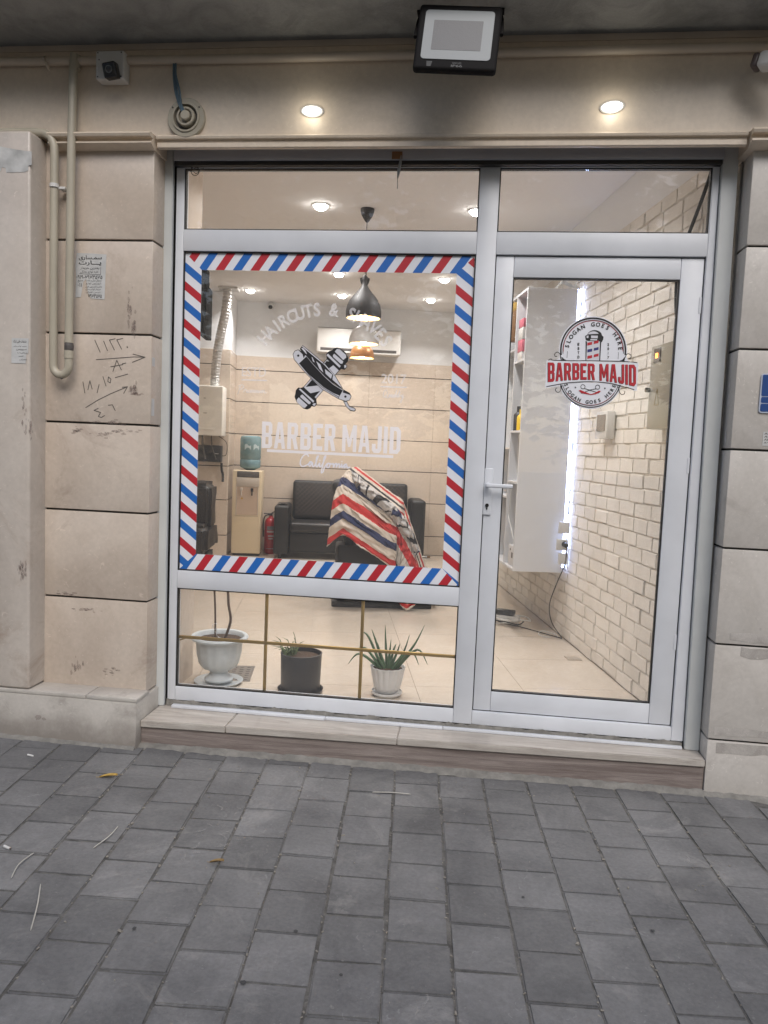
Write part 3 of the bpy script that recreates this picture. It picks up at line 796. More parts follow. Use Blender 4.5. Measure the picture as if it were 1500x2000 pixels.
mb = MB(); mb.tube([(1.13, -0.25, 2.90), (1.15, -0.2, 2.93), (1.15, -0.152, 2.93)], 0.018, 12); mb.tube([(1.15, -0.17, 2.93), (1.15, -0.1505, 2.93)], 0.05, 20); part(mb, 'bracket', M['camwhite'], C2, smooth=40)

# ================================================================ EXHAUST VENT
Vt = thing('exhaust_vent', (-1.353, -0.15, 2.722), 'round cream exhaust vent on the lintel above the left window corner', 'vent')
mb = MB(); mb.lathe([(0.085, -0.1505), (0.085, -0.165), (0.082, -0.169), (0.064, -0.170), (0.062, -0.176), (0.055, -0.1765), (0.052, -0.160), (0.052, -0.155), (0.0005, -0.155)], (-1.353, 0, 2.722), 40, axis='y'); part(mb, 'flange', M['pvc'], Vt, smooth=30)
mb = MB(); mb.lathe([(0.050, -0.157), (0.050, -0.158), (0.0005, -0.158)], (-1.353, 0, 2.722), 32, axis='y'); part(mb, 'dark_opening', M['tape'], Vt)
mb = MB(); mb.lathe([(0.041, -0.1585), (0.041, -0.182), (0.038, -0.186), (0.031, -0.186), (0.029, -0.172), (0.0005, -0.172)], (-1.350, 0, 2.722), 32, axis='y'); mb.lathe([(0.021, -0.1725), (0.021, -0.196), (0.018, -0.200), (0.0005, -0.200)], (-1.347, 0, 2.722), 28, axis='y'); part(mb, 'fan_hub', M['pvc'], Vt, smooth=30)
for a in (35, 145):
    mb = MB(); mb.lathe([(0.004, -0.1695), (0.004, -0.172), (0.0002, -0.172)], (-1.353 + .074 * math.cos(math.radians(a)), 0, 2.722 + .074 * math.sin(math.radians(a))), 8, axis='y'); part(mb, 'screw', M['tape'], Vt)
cbm = MB()
for dx, dy in ((0, 0), (0.006, -0.004), (-0.004, -0.003)):
    cbm.tube(crv([(-1.408 + dx, -0.168 + dy, 2.955), (-1.405 + dx, -0.175 + dy, 2.90), (-1.392 + dx * 2, -0.175 + dy, 2.83), (-1.375 + dx, -0.180 + dy, 2.77), (-1.355 + dx, -0.19 + dy, 2.735)]), 0.0045, 7)
tag(cbm.build('vent_cable', M['bluecab'], smooth=60), 'thin blue grey cable bundle dropping from the pipe to the round vent', 'cable')

# ================================================================ FLOODLIGHT
Fl = thing('floodlight', (-0.165, -0.155, 3.0), 'large black floodlight hanging below the canopy, unlit', 'floodlight')
TF = Matrix.Translation((-0.158, -0.47, 2.875)) @ Matrix.Rotation(math.radians(3.2), 4, 'Y') @ Matrix.Rotation(math.radians(-14), 4, 'X')
mb = MB(); mb.bbox((-0.158, -0.014, -0.142), (0.158, 0.022, 0.138), 0.013, T=TF, seg=4)
for k in range(9): mb.bbox((-0.12 + k * .03 - .003, 0.0225, -0.10), (-0.12 + k * .03 + .003, 0.045, 0.10), 0.001, T=TF)
bd = part(mb, 'lamp_body', M['blackpaint'], Fl, smooth=40)
def rrect(x0, z0, x1, z1, r, n=5):
    out = []
    for cx, cz, a0 in ((x1 - r, z1 - r, 0), (x0 + r, z1 - r, 90), (x0 + r, z0 + r, 180), (x1 - r, z0 + r, 270)):
        for i in range(n + 1):
            a = math.radians(a0 + 90 * i / n); out.append((cx + r * math.cos(a), cz + r * math.sin(a)))
    return out
mb = MB(); mb.prism(rrect(-0.132, -0.102, 0.132, 0.108, 0.014), -0.0165, -0.0141); mb.v = [tuple(TF @ Vector(v)) for v in mb.v]; part(mb, 'front_glass', M['fglass'], Fl)
mb = MB(); mb.prism(rrect(-0.096, -0.063, 0.092, 0.064, 0.003), -0.0172, -0.0166); mb.v = [tuple(TF @ Vector(v)) for v in mb.v]; part(mb, 'led_panel', M['fled'], Fl)
mb = MB(); text_box(mb, 'IP66', -0.012, -0.132, 0.030, -0.122, -0.0144, T=TF); text_box(mb, '50W LED', -0.008, -0.119, 0.026, -0.112, -0.0144, T=TF)
for k in range(5): mb.box((-0.107 + k * .0005, -0.0144, -0.113 - k * .0045), (-0.085 - k * .001, -0.0142, -0.111 - k * .0045), T=TF)
part(mb, 'maker_marks', plain('grey_print', (0.13, 0.13, 0.13), 0.6), Fl)
mb = MB()
for s in (-1, 1):
    mb.tube([(-0.158 + s * .165, -0.46, 2.89), (-0.158 + s * .165, -0.36, 3.00), (-0.158 + s * .155, -0.34, 3.042)], 0.007, 8)
mb.bbox((-0.33, -0.36, 3.036), (0.014, -0.32, 3.0445), 0.002); part(mb, 'bracket', M['blackpaint'], Fl, smooth=40)

# ================================================================ OUTDOOR DOWNLIGHTS (oval, set in the lintel)
def spot_out(x, z, tilt, label):
    T = thing('outdoor_downlight', (x, -0.15, z), label, 'lamp', group='oval lamps set in the lintel')
    Tm = Matrix.Rotation(math.radians(tilt), 4, 'Y')
    def oval(rx, rz, n=36): return [(rx * math.cos(2 * math.pi * i / n), rz * math.sin(2 * math.pi * i / n)) for i in range(n)]
    mb = MB(); outer = oval(.052, .027); inner = oval(.042, .0195)
    vs = [(p[0], 0, p[1]) for p in outer] + [(p[0] * .97, -.006, p[1] * .97) for p in outer] + [(p[0], -.007, p[1]) for p in inner] + [(p[0], -.001, p[1]) for p in inner]
    fs = []
    for j in range(3):
        for i in range(36): fs.append((j * 36 + i, j * 36 + (i + 1) % 36, (j + 1) * 36 + (i + 1) % 36, (j + 1) * 36 + i))
    mb.add([Tm @ Vector(v) for v in vs], fs); mb.build('bezel', M['camwhite'], T, smooth=40)
    mb = MB(); cx = [(0, -.0085, 0)] + [(p[0] * .6, -.0075, p[1] * .6) for p in inner] + [(p[0], -.004, p[1]) for p in inner]
    fs = [(0, 1 + i, 1 + (i + 1) % 36) for i in range(36)] + [(1 + i, 37 + i, 37 + (i + 1) % 36, 1 + (i + 1) % 36) for i in range(36)]
    mb.add([Tm @ Vector(v) for v in cx], fs); mb.build('lamp_lens', M['spotout'], T, smooth=60)
    ld = bpy.data.lights.new('lamp_light', 'POINT'); ld.energy = 0.20; ld.color = (1, .93, .76); ld.shadow_soft_size = .03
    lo = bpy.data.objects.new('lamp_light', ld); COL.objects.link(lo); lo.parent = T; lo.location = (0, -0.055, -0.02)
spot_out(-0.79, 2.749, 4, 'lit oval lamp in the lintel beside the round vent')
spot_out(0.477, 2.753, -8, 'lit oval lamp in the lintel above the glass door')

# ================================================================ STICKERS ON THE GLASS
def clip(poly, region):
    """clip convex/simple poly by convex region (CCW)"""
    out = poly
    for i in range(len(region)):
        a = region[i]; b = region[(i + 1) % len(region)]
        def ins(p): return (b[0] - a[0]) * (p[1] - a[1]) - (b[1] - a[1]) * (p[0] - a[0]) >= -1e-9
        inp = out; out = []
        for j in range(len(inp)):
            p, q = inp[j], inp[(j + 1) % len(inp)]
            if ins(p):
                out.append(p)
                if not ins(q): out.append(_x(p, q, a, b))
            elif ins(q): out.append(_x(p, q, a, b))
        if len(out) < 3: return []
    return out
def _x(p, q, a, b):
    d1 = (b[0] - a[0]) * (p[1] - a[1]) - (b[1] - a[1]) * (p[0] - a[0]); d2 = (b[0] - a[0]) * (q[1] - a[1]) - (b[1] - a[1]) * (q[0] - a[0])
    t = d1 / (d1 - d2); return (p[0] + (q[0] - p[0]) * t, p[1] + (q[1] - p[1]) * t)
OX0, OZ0, OX1, OZ1 = -1.4152, 0.6808, -0.0598, 2.1842
IX0, IZ0, IX1, IZ1 = -1.335, 0.7575, -0.138, 2.1070
SB = thing('striped_border_sticker', (-0.737, 0.015, 1.43), 'red, white and blue slanted stripe border sticker edging the large window pane', 'sticker')
mb = MB(); 
for q in ([(OX0, OZ0), (OX1, OZ0), (IX1, IZ0), (IX0, IZ0)], [(OX1, OZ0), (OX1, OZ1), (IX1, IZ1), (IX1, IZ0)], [(OX1, OZ1), (OX0, OZ1), (IX0, IZ1), (IX1, IZ1)], [(OX0, OZ1), (OX0, OZ0), (IX0, IZ0), (IX0, IZ1)]):
    mb.add([(p[0], 0.0154, p[1]) for p in q], [(0, 1, 2, 3)])
part(mb, 'white_backing', M['white'], SB)
cols = {0: MB(), 1: MB()}
def put(poly, reg, ci):
    c = clip(poly, reg)
    if len(c) >= 3: cols[ci].add([(p[0], 0.0149, p[1]) for p in c], [tuple(range(len(c)))])
PT = 0.0845
topR = [(IX0, IZ1), (IX1, IZ1), (OX1, OZ1), (OX0, OZ1)]; botR = [(OX0, OZ0), (OX1, OZ0), (IX1, IZ0), (IX0, IZ0)]
lefR = [(OX0, OZ0), (IX0, IZ0), (IX0, IZ1), (OX0, OZ1)]; rigR = [(OX1, OZ0), (OX1, OZ1), (IX1, IZ1), (IX1, IZ0)]
x0 = G(438, 527, .015).x - 0.0435 - PT
for k in range(-2, 18):
    a = x0 + k * PT; b = a + .043; sl = .053
    ci = 0 if k % 2 == 0 else 1   # 0 blue 1 red
    put([(a, IZ1), (b, IZ1), (b + sl, OZ1), (a + sl, OZ1)], topR, ci)
x0 = G(380.6, 1117, .015).x - PT * 1
for k in range(-2, 18):
    a = x0 + k * PT; b = a + .043; sl = .052
    ci = 0 if k % 2 == 0 else 1
    put([(a, OZ0), (b, OZ0), (b + sl, IZ0), (a + sl, IZ0)], botR, ci)
z0 = G(359, 512, .015).z; dz = 0.0868
for k in range(-2, 20):
    a = z0 - k * dz; b = a - .0415; dr = .062
    put([(OX0, b), (IX0, b - dr), (IX0, a - dr), (OX0, a)], lefR, 0 if k % 2 == 0 else 1)
z0 = G(620 + 1240 / 4.545, 480 + 340 / 4.545, .015).z + dz
for k in range(-2, 20):
    a = z0 - k * dz; b = a - .0415; dr = .060
    put([(IX1, b), (OX1, b - dr), (OX1, a - dr), (IX1, a)], rigR, 0 if k % 2 == 0 else 1)
part(cols[0], 'blue_stripes', M['blue'], SB); part(cols[1], 'red_stripes', M['red'], SB)

# block letters (0..1 high)
LT = {
 'B': (0.52, [[(0, 0), (.42, 0), (.52, .1), (.52, .43), (.45, .5), (.52, .57), (.52, .9), (.42, 1), (0, 1)], [(.19, .15), (.34, .15), (.34, .42), (.19, .42)], [(.19, .58), (.34, .58), (.34, .85), (.19, .85)]]),
 'A': (0.56, [[(0, 0), (.17, 0), (.205, .22), (.355, .22), (.39, 0), (.56, 0), (.40, 1), (.16, 1)], [(.225, .36), (.335, .36), (.28, .80)]]),
 'R': (0.55, [[(0, 0), (.19, 0), (.19, .40), (.25, .40), (.36, 0), (.55, 0), (.43, .44), (.52, .53), (.52, .9), (.42, 1), (0, 1)], [(.19, .56), (.34, .56), (.34, .85), (.19, .85)]]),
 'E': (0.48, [[(0, 0), (.48, 0), (.48, .16), (.19, .16), (.19, .42), (.40, .42), (.40, .58), (.19, .58), (.19, .84), (.48, .84), (.48, 1), (0, 1)]]),
 'M': (0.70, [[(0, 0), (.17, 0), (.17, .60), (.30, .18), (.40, .18), (.53, .60), (.53, 0), (.70, 0), (.70, 1), (.52, 1), (.35, .48), (.18, 1), (0, 1)]]),
 'J': (0.46, [[(0, .1), (.1, 0), (.36, 0), (.46, .1), (.46, 1), (.27, 1), (.27, .16), (.18, .16), (.18, .34), (0, .34)]]),
 'I': (0.19, [[(0, 0), (.19, 0), (.19, 1), (0, 1)]]),
 'D': (0.53, [[(0, 0), (.39, 0), (.53, .14), (.53, .86), (.39, 1), (0, 1)], [(.19, .15), (.30, .15), (.34, .20), (.34, .80), (.30, .85), (.19, .85)]]),
}
def block_text(mb, body, y, xf, gap=0.10, space=0.22, sub=3):
    tot = 0; pos = []
    for ch in body:
        if ch == ' ': tot += space; pos.append(None); continue
        pos.append(tot); tot += LT[ch][0] + gap
    tot -= gap
    for ch, p in zip(body, pos):
        if p is None: continue
        loops = []
        for lp in LT[ch][1]:
            q = []
            for i in range(len(lp)):
                a, b = lp[i], lp[(i + 1) % len(lp)]
                for k in range(sub): q.append((a[0] + (b[0] - a[0]) * k / sub, a[1] + (b[1] - a[1]) * k / sub))
            loops.append(q)
        add_fill(mb, loops, y, 0, lambda u, v, p=p: xf((p + u) / tot, v))
WS = thing('window_lettering', (-0.70, 0.015, 1.65), 'frosted white shop lettering spread over the large window pane', 'lettering')
mb = MB(); block_text(mb, 'BARBER MAJID', 0.0150, lambda u, v: (-1.022 + u * 0.662, 1.284 + v * 0.125 - 0.002 * u))
mb.add([(-0.995, .0150, 1.266), (-0.391, .0150, 1.262), (-0.391, .0150, 1.275), (-0.995, .0150, 1.279)], [(0, 1, 2, 3)])
part(mb, 'name_lettering', M['etch'], WS)
mb = MB(); text_arc(mb, 'HAIRCUTS & SHAVES', (-0.735, 1.565), 0.372, 141, 39, 0.058, 0.82, 0.0150, 0, 0.03); part(mb, 'arched_lettering', M['etch2'], WS)
mb = MB()
text_box(mb, 'ESTD', -1.128, 1.617, -1.010, 1.662, 0.015, 0, 0.02); text_box(mb, '2017', -0.462, 1.604, -0.345, 1.650, 0.015, 0, 0.02)
mb.box((-1.128, .0148, 1.598), (-1.005, .015, 1.604)); mb.box((-0.465, .0148, 1.587), (-0.342, .015, 1.593))
part(mb, 'year_lettering', M['etch2'], WS)
def script(mb, pts, x0, z0, sx, sz, wd):
    for st in pts:
        q = crv([(a, b, 0) for a, b in st], 5)
        ribbon(mb, [(x0 + p.x * sx, z0 + p.y * sz) for p in q], wd, 0.015)
CAL = [[(1.1, 2.0), (.9, 2.4), (.5, 2.2), (.15, 1.3), (.1, .4), (.4, 0), (.9, .3), (1.2, .6), (1.5, .95), (1.3, .95), (1.15, .5), (1.3, .1), (1.6, .8), (1.65, .1), (1.9, .3), (2.2, 1.6), (2.3, 2.2), (2.1, 1.8), (2.05, .4), (2.2, .05), (2.5, .8), (2.5, .1), (2.75, .3), (3.1, 1.5), (3.25, 2.2), (3.05, 2.0), (2.9, .4), (2.75, -1.0), (2.95, -.9), (3.15, .1), (3.5, .8), (3.4, .1), (3.65, .05), (3.8, .6), (3.6, .85), (4.05, .7), (4.2, .8), (4.25, .1), (4.4, .7), (4.6, .8), (4.6, .1), (4.75, .7), (4.95, .75), (4.95, .1), (5.2, .5), (5.25, .8), (5.3, .1), (5.6, .7), (5.85, .8), (5.6, .6), (5.6, .1), (5.9, .5), (5.95, .1), (6.3, .3)], [(2.5, 1.3), (2.53, 1.35)], [(5.25, 1.25), (5.28, 1.3)]]
QUA = [[(.9, 1.9), (.4, 1.7), (.1, .8), (.3, .1), (.8, .3), (1.0, 1.2), (.8, 1.8)], [(.6, .5), (1.2, -.1), (1.5, .8), (1.55, .1), (1.9, .8), (1.95, .1), (2.3, .8), (2.1, .4), (2.3, .05), (2.6, .8), (2.65, .1), (3.1, 1.9), (2.95, .2), (3.3, .8), (3.35, .1), (3.8, 1.8), (3.65, .2), (4.1, .8), (4.3, .2), (4.6, .9), (4.3, -.9), (4.0, -.8), (4.9, .4)], [(3.5, 1.2), (4.0, 1.3)]]
PRE = [[(.5, 1.9), (.3, .8), (0, -.4)], [(.1, 1.6), (.8, 2.0), (1.2, 1.5), (.9, 1.0), (.4, .9)], [(1.2, .2), (1.4, .8), (1.7, .8), (1.8, .1), (2.2, .7), (2.0, .1), (2.5, .3), (2.6, .8), (2.7, .1), (3.0, .8), (3.1, .1), (3.4, .8), (3.5, .1), (3.8, .8), (3.85, .1), (4.1, .7), (4.2, .1), (4.5, .7), (4.6, .1), (4.9, .8), (5.0, .1), (5.3, .8), (5.5, .1), (5.9, .4)]]
mb = MB(); script(mb, CAL, -0.835, 1.205, 0.0385, 0.024, 0.0062)
part(mb, 'script_lettering', M['etch'], WS)
mb = MB(); script(mb, QUA, -0.452, 1.540, 0.0205, 0.019, 0.0035); script(mb, PRE, -1.145, 1.540, 0.024, 0.019, 0.0035); part(mb, 'small_script', M['etch2'], WS)

# razor and barber pole emblem
RZ = thing('razor_sticker', (-0.735, 0.015, 1.74), 'black and white straight razor crossed over a barber pole, stuck on the large pane', 'sticker')
def EP(u, v): q = G(560 + u / 9.375, 660 + v / 9.375, .015); return (q.x, q.z)
def ep(mb, pts, y): add_fill(mb, [[EP(*p) for p in pts]], y)
def closed(pts): return pts + [pts[0]]
wb, bb, w2 = MB(), MB(), MB()
capU = [(720, 290), (780, 240), (830, 230), (860, 190), (920, 175), (990, 195), (1080, 270), (1130, 370), (1120, 430), (1070, 485), (1100, 490), (1108, 530), (1060, 585), (1000, 570), (960, 600), (730, 385)]
capL = [(310, 900), (540, 1110), (552, 1210), (510, 1262), (455, 1250), (430, 1290), (370, 1312), (300, 1290), (180, 1175), (142, 1080), (160, 1010), (165, 960), (210, 908), (255, 915)]
ep(wb, [(740, 385), (965, 590), (540, 1110), (310, 900)], 0.0153)
ep(bb, capU, 0.0150); ep(bb, capL, 0.0150)
ep(bb, [(690, 480), (725, 425), (850, 440), (880, 480), (770, 560)], 0.01505)
ep(bb, [(460, 770), (575, 870), (350, 897)], 0.01505); ep(bb, [(410, 1020), (612, 972), (505, 1088)], 0.01505)
for p in ([(880, 250), (920, 205), (970, 210), (1085, 310), (1090, 360), (1035, 405)], [(845, 318), (870, 288), (1035, 430), (1020, 472), (985, 472), (850, 350)], [(735, 300), (760, 290), (990, 515), (965, 545), (730, 320)], [(1050, 500), (1090, 495), (1095, 525), (1060, 560)],
          [(250, 1060), (285, 1035), (440, 1180), (432, 1210), (400, 1212), (250, 1085)], [(180, 1140), (220, 1088), (380, 1232), (330, 1282), (290, 1270), (190, 1180)], [(222, 940), (250, 928), (505, 1155), (485, 1185)], [(470, 1220), (500, 1195), (540, 1200), (505, 1250)]):
    ep(w2, p, 0.0147)
blade = [(238, 205), (292, 130), (700, 470), (890, 690), (1030, 930), (960, 900), (700, 720), (370, 350)]
ep(bb, blade, 0.0146)
for p in ([(265, 188), (300, 185), (345, 232), (372, 300), (352, 288)], [(455, 345), (475, 360), (515, 450), (480, 430)], [(540, 425), (615, 485), (672, 635), (600, 565)], [(700, 570), (832, 670), (812, 748), (712, 655)], [(848, 685), (882, 695), (1012, 918), (838, 765)], [(290, 142), (700, 482), (885, 695), (870, 700), (690, 495), (282, 160)]):
    ep(w2, p, 0.0143)
sil = [(115, 300), (150, 240), (210, 218), (290, 255), (340, 310), (365, 328), (500, 487), (700, 700), (870, 850), (1030, 945), (1150, 1010), (1182, 1070), (1150, 1140), (1080, 1160), (960, 1120), (820, 1040), (650, 940), (450, 750), (300, 590), (210, 480), (140, 400)]
ep(w2, sil, 0.0140)
b2 = MB()
ep(b2, [(235, 470), (365, 345), (500, 505), (700, 720), (860, 862), (1025, 960), (965, 1055), (850, 1008), (680, 905), (480, 735), (330, 590)], 0.0137)
ep(b2, [(1040, 955), (1145, 1003), (1178, 1065), (1150, 1040), (1025, 1000)], 0.0137)
ep(b2, [(215, 222), (290, 255), (345, 312), (310, 370), (290, 300), (235, 245)], 0.0137)
for cx, cy in ((212, 325), (1075, 1075)): ep(b2, [(cx + 22 * math.cos(a * .5236), cy + 22 * math.sin(a * .5236)) for a in range(12)], 0.0137)
tail = [(1040, 1160), (1100, 1165), (1150, 1255), (1230, 1280), (1262, 1305), (1240, 1338), (1170, 1325), (1095, 1265)]
ep(w2, tail, 0.0146); ep(b2, [(1090, 1265), (1175, 1322), (1240, 1338), (1262, 1310), (1262, 1330), (1240, 1350), (1160, 1335)], 0.0144)
for ol in (sil, tail): ribbon(b2, [EP(*p) for p in closed(ol)], .0026, 0.0136)
for ln in ([(740, 385), (640, 500)], [(965, 590), (880, 690)], [(440, 750), (310, 900)], [(670, 960), (540, 1110)], [(245, 480), (480, 760), (690, 930), (955, 1085)], [(1025, 960), (960, 1070), (945, 1105)], [(365, 345), (225, 475)]):
    ribbon(b2, [EP(*p) for p in ln], .0026, 0.0135)
part(wb, 'pole_body', M['greyv'], RZ); part(bb, 'black_art', M['blackv'], RZ); part(w2, 'pale_art', M['greyv'], RZ); part(b2, 'razor_handle', M['blackv'], RZ)

# round logo on the door
LG = thing('logo_sticker', (0.48, 0.023, 1.72), 'round red, black and white barber logo sticker on the door glass', 'sticker')
yl = 0.0225
def LP(u, v): q = G(1050 + u / 7.143, 600 + v / 7.143, yl); return (q.x, q.z)
def lp(mb, loops, dy): add_fill(mb, [[LP(*p) for p in l] for l in loops], yl - dy)
def circ(cx, cy, r, a0, a1, n=40, ry=None):
    ry = ry or r
    return [(cx + r * math.cos(math.radians(a0 + (a1 - a0) * i / n)), cy - ry * math.sin(math.radians(a0 + (a1 - a0) * i / n))) for i in range(n + 1)]
UC, UR = (775, 605), 452; LC, LR = (737, 965), 432
wl_, kl, rl = MB(), MB(), MB()
upA = circ(*UC, UR + 25, -12, 192); loA = circ(*LC, LR + 22, 198, 342)
lp(wl_, [upA + [(250, 740), (1290, 770)]], 0.0)
lp(wl_, [[(1180, 1060)] + loA[::-1] + [(300, 1040)]], 0.0)
lp(wl_, [[(125, 738), (1408, 775), (1385, 1165), (1340, 1165)] + [(1250 - i * 100, 1125 - 80 * math.sin(math.pi * min(1, (i + 1) / 12))) for i in range(12)] + [(105, 1125)]], 0.0006)
def ringband(mb, c, r0, r1, a0, a1, dy, n=44):
    o = circ(*c, r1, a0, a1, n); i_ = circ(*c, r0, a0, a1, n)
    lp(mb, [o + i_[::-1]], dy)
ringband(kl, UC, UR - 12, UR + 10, -8, 188, 0.0012); ringband(kl, UC, UR - 33, UR - 25, -6, 186, 0.0012); ringband(rl, UC, UR - 40, UR - 34, -2, 182, 0.0012)
ringband(kl, LC, LR - 8, LR + 6, 196, 344, 0.0012); ringband(kl, LC, LR - 30, LR - 22, 197, 343, 0.0012); ringband(rl, LC, LR - 34, LR - 29, 215, 325, 0.0012)
# banner edges, corner scrolls
for pts, wd in (([(150, 738), (190, 722), (210, 738), (400, 745), (780, 748), (1150, 755), (1340, 768), (1385, 775)], .0032), ([(125, 1108), (300, 1075), (480, 1050), (740, 1040), (1000, 1060), (1180, 1105), (1345, 1150)], .0036),
                ([(320, 690), (310, 650), (270, 628), (238, 655), (248, 688), (272, 685)], .003), ([(1225, 700), (1240, 660), (1275, 652), (1303, 680), (1292, 715), (1268, 715)], .003),
                ([(320, 1100), (325, 1150), (300, 1185), (262, 1180), (248, 1145), (270, 1128)], .003), ([(1135, 1130), (1140, 1180), (1170, 1218), (1210, 1205), (1216, 1170)], .003),
                ([(320, 690), (330, 735)], .004), ([(1215, 700), (1205, 752)], .004), ([(325, 1080), (340, 1110)], .003), ([(1120, 1110), (1135, 1140)], .003), ([(416, 615), (410, 705)], .0016), ([(1128, 630), (1122, 722)], .0016)):
    ribbon(kl, [LP(p.x, p.y) for p in crv([(a, b, 0) for a, b in pts], 5)], wd, yl - 0.0014)
lp(kl, [[(335, 690), (345, 745), (410, 745), (365, 720)]], 0.0015); lp(kl, [[(1210, 700), (1205, 755), (1130, 752), (1180, 735)]], 0.0015)
def larc(body, c, R, a0, a1, h, inside=False, rise=1.0):
    ctr = LP(*c); n = len(body); sc = 1 / 7.143 * 0.00226
    text_arc(kl, body, ctr, R * sc, a0, a1, h * sc, 0.95, yl - 0.0016, 0, 0.03, inside)
larc('SLOGAN GOES HERE', (777, 612), 372, 171, 7, 56)
larc('SLOGAN GOES HERE', (737, 975), 352, 200, 341, 48, True)
for i, ch in enumerate('ESTD'):
    a = LP(555, 535 + i * 60); b = LP(585, 498 + i * 60); text_box(kl, ch, a[0], a[1], b[0], b[1], yl - .0016, 0, .04)
for i, ch in enumerate('2017'):
    a = LP(972 if ch != '1' else 980, 540 + i * 60); b = LP(998 if ch != '1' else 988, 503 + i * 60); text_box(kl, ch, a[0], a[1], b[0], b[1], yl - .0016, 0, .04)
# little barber pole
gl = MB(); bl = MB()
lp(gl, [[(690, 480), (870, 480), (860, 748), (675, 745)]], 0.0008)
lp(kl, [[(670, 470), (690, 482), (678, 745), (668, 745)]], 0.0012); lp(kl, [[(870, 485), (888, 480), (872, 748), (858, 748)]], 0.0012)
lp(kl, [[(664, 400), (690, 385), (900, 395), (920, 415), (915, 450), (895, 490), (855, 475), (700, 470), (670, 455)]], 0.0012)
lp(kl, [circ(795, 395, 102, 0, 180, 20, 75)], 0.0011)
lp(gl, [circ(778, 388, 78, 20, 170, 16, 50)], 0.0017)
lp(gl, [[(745, 395), (840, 398), (838, 435), (745, 432)]], 0.0017); lp(gl, [[(682, 400), (710, 396), (708, 430), (684, 430)]], 0.0017); lp(gl, [[(735, 445), (830, 447), (828, 465), (735, 463)]], 0.0017)
for (v, cmb) in ((505, rl), (600, bl), (690, rl)):
    lp(cmb, [[(695, v - 10), (762, v - 22), (760, v + 18), (692, v + 32)]], 0.0013); lp(cmb, [[(785, v - 28), (852, v - 45), (848, v - 5), (780, v + 10)]], 0.0013)
# scissors and razors
for c in ((632, 1110), (836, 1115)):
    o = circ(*c, 34, 0, 360, 20)[:-1]; i_ = circ(*c, 26, 0, 360, 20)[:-1]; lp(kl, [o, i_], 0.0012)
ribbon(kl, [LP(655, 1133), LP(730, 1158), LP(830, 1190), LP(850, 1200)], .0026, yl - .0014); ribbon(kl, [LP(812, 1138), LP(730, 1155), LP(640, 1190), LP(610, 1200)], .0026, yl - .0015)
lp(rl, [[(572, 1160), (600, 1155), (670, 1185), (740, 1212), (740, 1224), (680, 1212), (610, 1200)]], 0.0017); lp(rl, [[(882, 1170), (855, 1165), (800, 1195), (735, 1214), (735, 1226), (800, 1216), (865, 1190)]], 0.00175)
for c in ((527, 1120), (938, 1132)):
    st = []
    for i in range(10):
        r = 17 if i % 2 == 0 else 7; a = math.radians(90 + i * 36); st.append((c[0] + r * math.cos(a), c[1] - r * math.sin(a)))
    lp(kl, [st], 0.0012)
# warped block name: taller towards the ends, with shadow
def warp(u, v, du=0, dv=0):
    U = 145 + u * 1228 + du
    top = 770 + 34 * u; bot = 1045 - 62 * math.sin(math.pi * min(1, u * 1.0)) * 1.0 + 62 * u
    k = (1 - math.sin(math.pi * u)); bot -= 0
    return LP(U, bot + (top - bot) * v + dv)
block_text(kl, 'BARBER MAJID', yl - 0.0012, lambda u, v: warp(u, v, -7, 4), 0.10, 0.26)
block_text(rl, 'BARBER MAJID', yl - 0.0017, lambda u, v: warp(u, v), 0.10, 0.26)
part(wl_, 'white_backing', M['white'], LG); part(kl, 'black_print', M['blackv'], LG); part(rl, 'red_print', M['red'], LG)
part(gl, 'grey_print', M['greyv'], LG); part(bl, 'blue_print', plain('navy_print', (0.03, 0.03, 0.16), .5), LG)

# ================================================================ POSTERS AND PLATES ON THE STONE
PO = thing('paper_notice', (-1.80, -0.142, 2.03), 'torn white paper notice with Persian text and phone number beside the pipes', 'notice')
yp = -0.1418
q = [G(*p, yp) for p in ((150, 494), (178, 495), (208, 497), (206, 540), (204, 585), (190, 584), (178, 583), (172, 572), (168, 545), (163, 550), (158, 580), (147, 581), (149, 540), (147, 520))]
mb = MB(); add_fill(mb, [[(p.x, p.z) for p in q]], yp); part(mb, 'paper_sheet', M['paper'], PO)
mb = MB()
def pt(body, px0, py0, px1, py1, off=0.0, mbx=None):
    a = G(px0, py1, yp); b = G(px1, py0, yp); text_box(mbx or mb, body, a.x, a.z, b.x, b.z, yp - .0006, 0, off)
pt(fa('سمـساری'), 154, 499, 199, 508.5, .02); pt(fa('پـــارت'), 154, 509, 198, 519.5, .02)
pt(fa('بهترین خریدار'), 157, 520.5, 194, 526.5); pt(fa('کلیه لوازم خانگی'), 157, 528.5, 192, 534.5)
a = G(155, 534.6, yp); b = G(196.5, 536.5, yp); c = G(197, 521, yp)
ribbon(mb, [(a.x, a.z), (b.x, b.z), (c.x, c.z)], .0016, yp - .0005)
pt(digits('0919-7973575'), 149.5, 537, 200, 544.5, .015)
pt(fa('یخچال مبل و تخت'), 168, 546, 198, 550.5); pt(fa('تلویزیون لوازم'), 168, 552, 198, 556.5); pt(fa('ماشین لباسشویی فرش'), 167, 558, 199, 562); pt(fa('خریدار لوازم منزل'), 167, 563.5, 197, 567.5); pt(fa('آدرس تهران').replace('آ', ''), 168, 569, 196, 572.5)
pt(fa('سریع'), 152, 547, 162, 551); pt(digits('011'), 152, 553, 160, 560); pt(digits('7973575'), 172, 574, 199, 581.5, .015)
part(mb, 'printed_text', M['ink'], PO)
PO2 = thing('paper_notice', (-2.07, -0.272, 1.67), 'small white paper notice stuck on the far left column', 'notice')
yp = -0.2718
q = [G(*p, yp) for p in ((23, 660), (56, 661), (55, 690), (52, 690), (50, 710), (22, 709))]
mb = MB(); add_fill(mb, [[(p.x, p.z) for p in q]], yp); part(mb, 'paper_sheet', M['paper'], PO2)
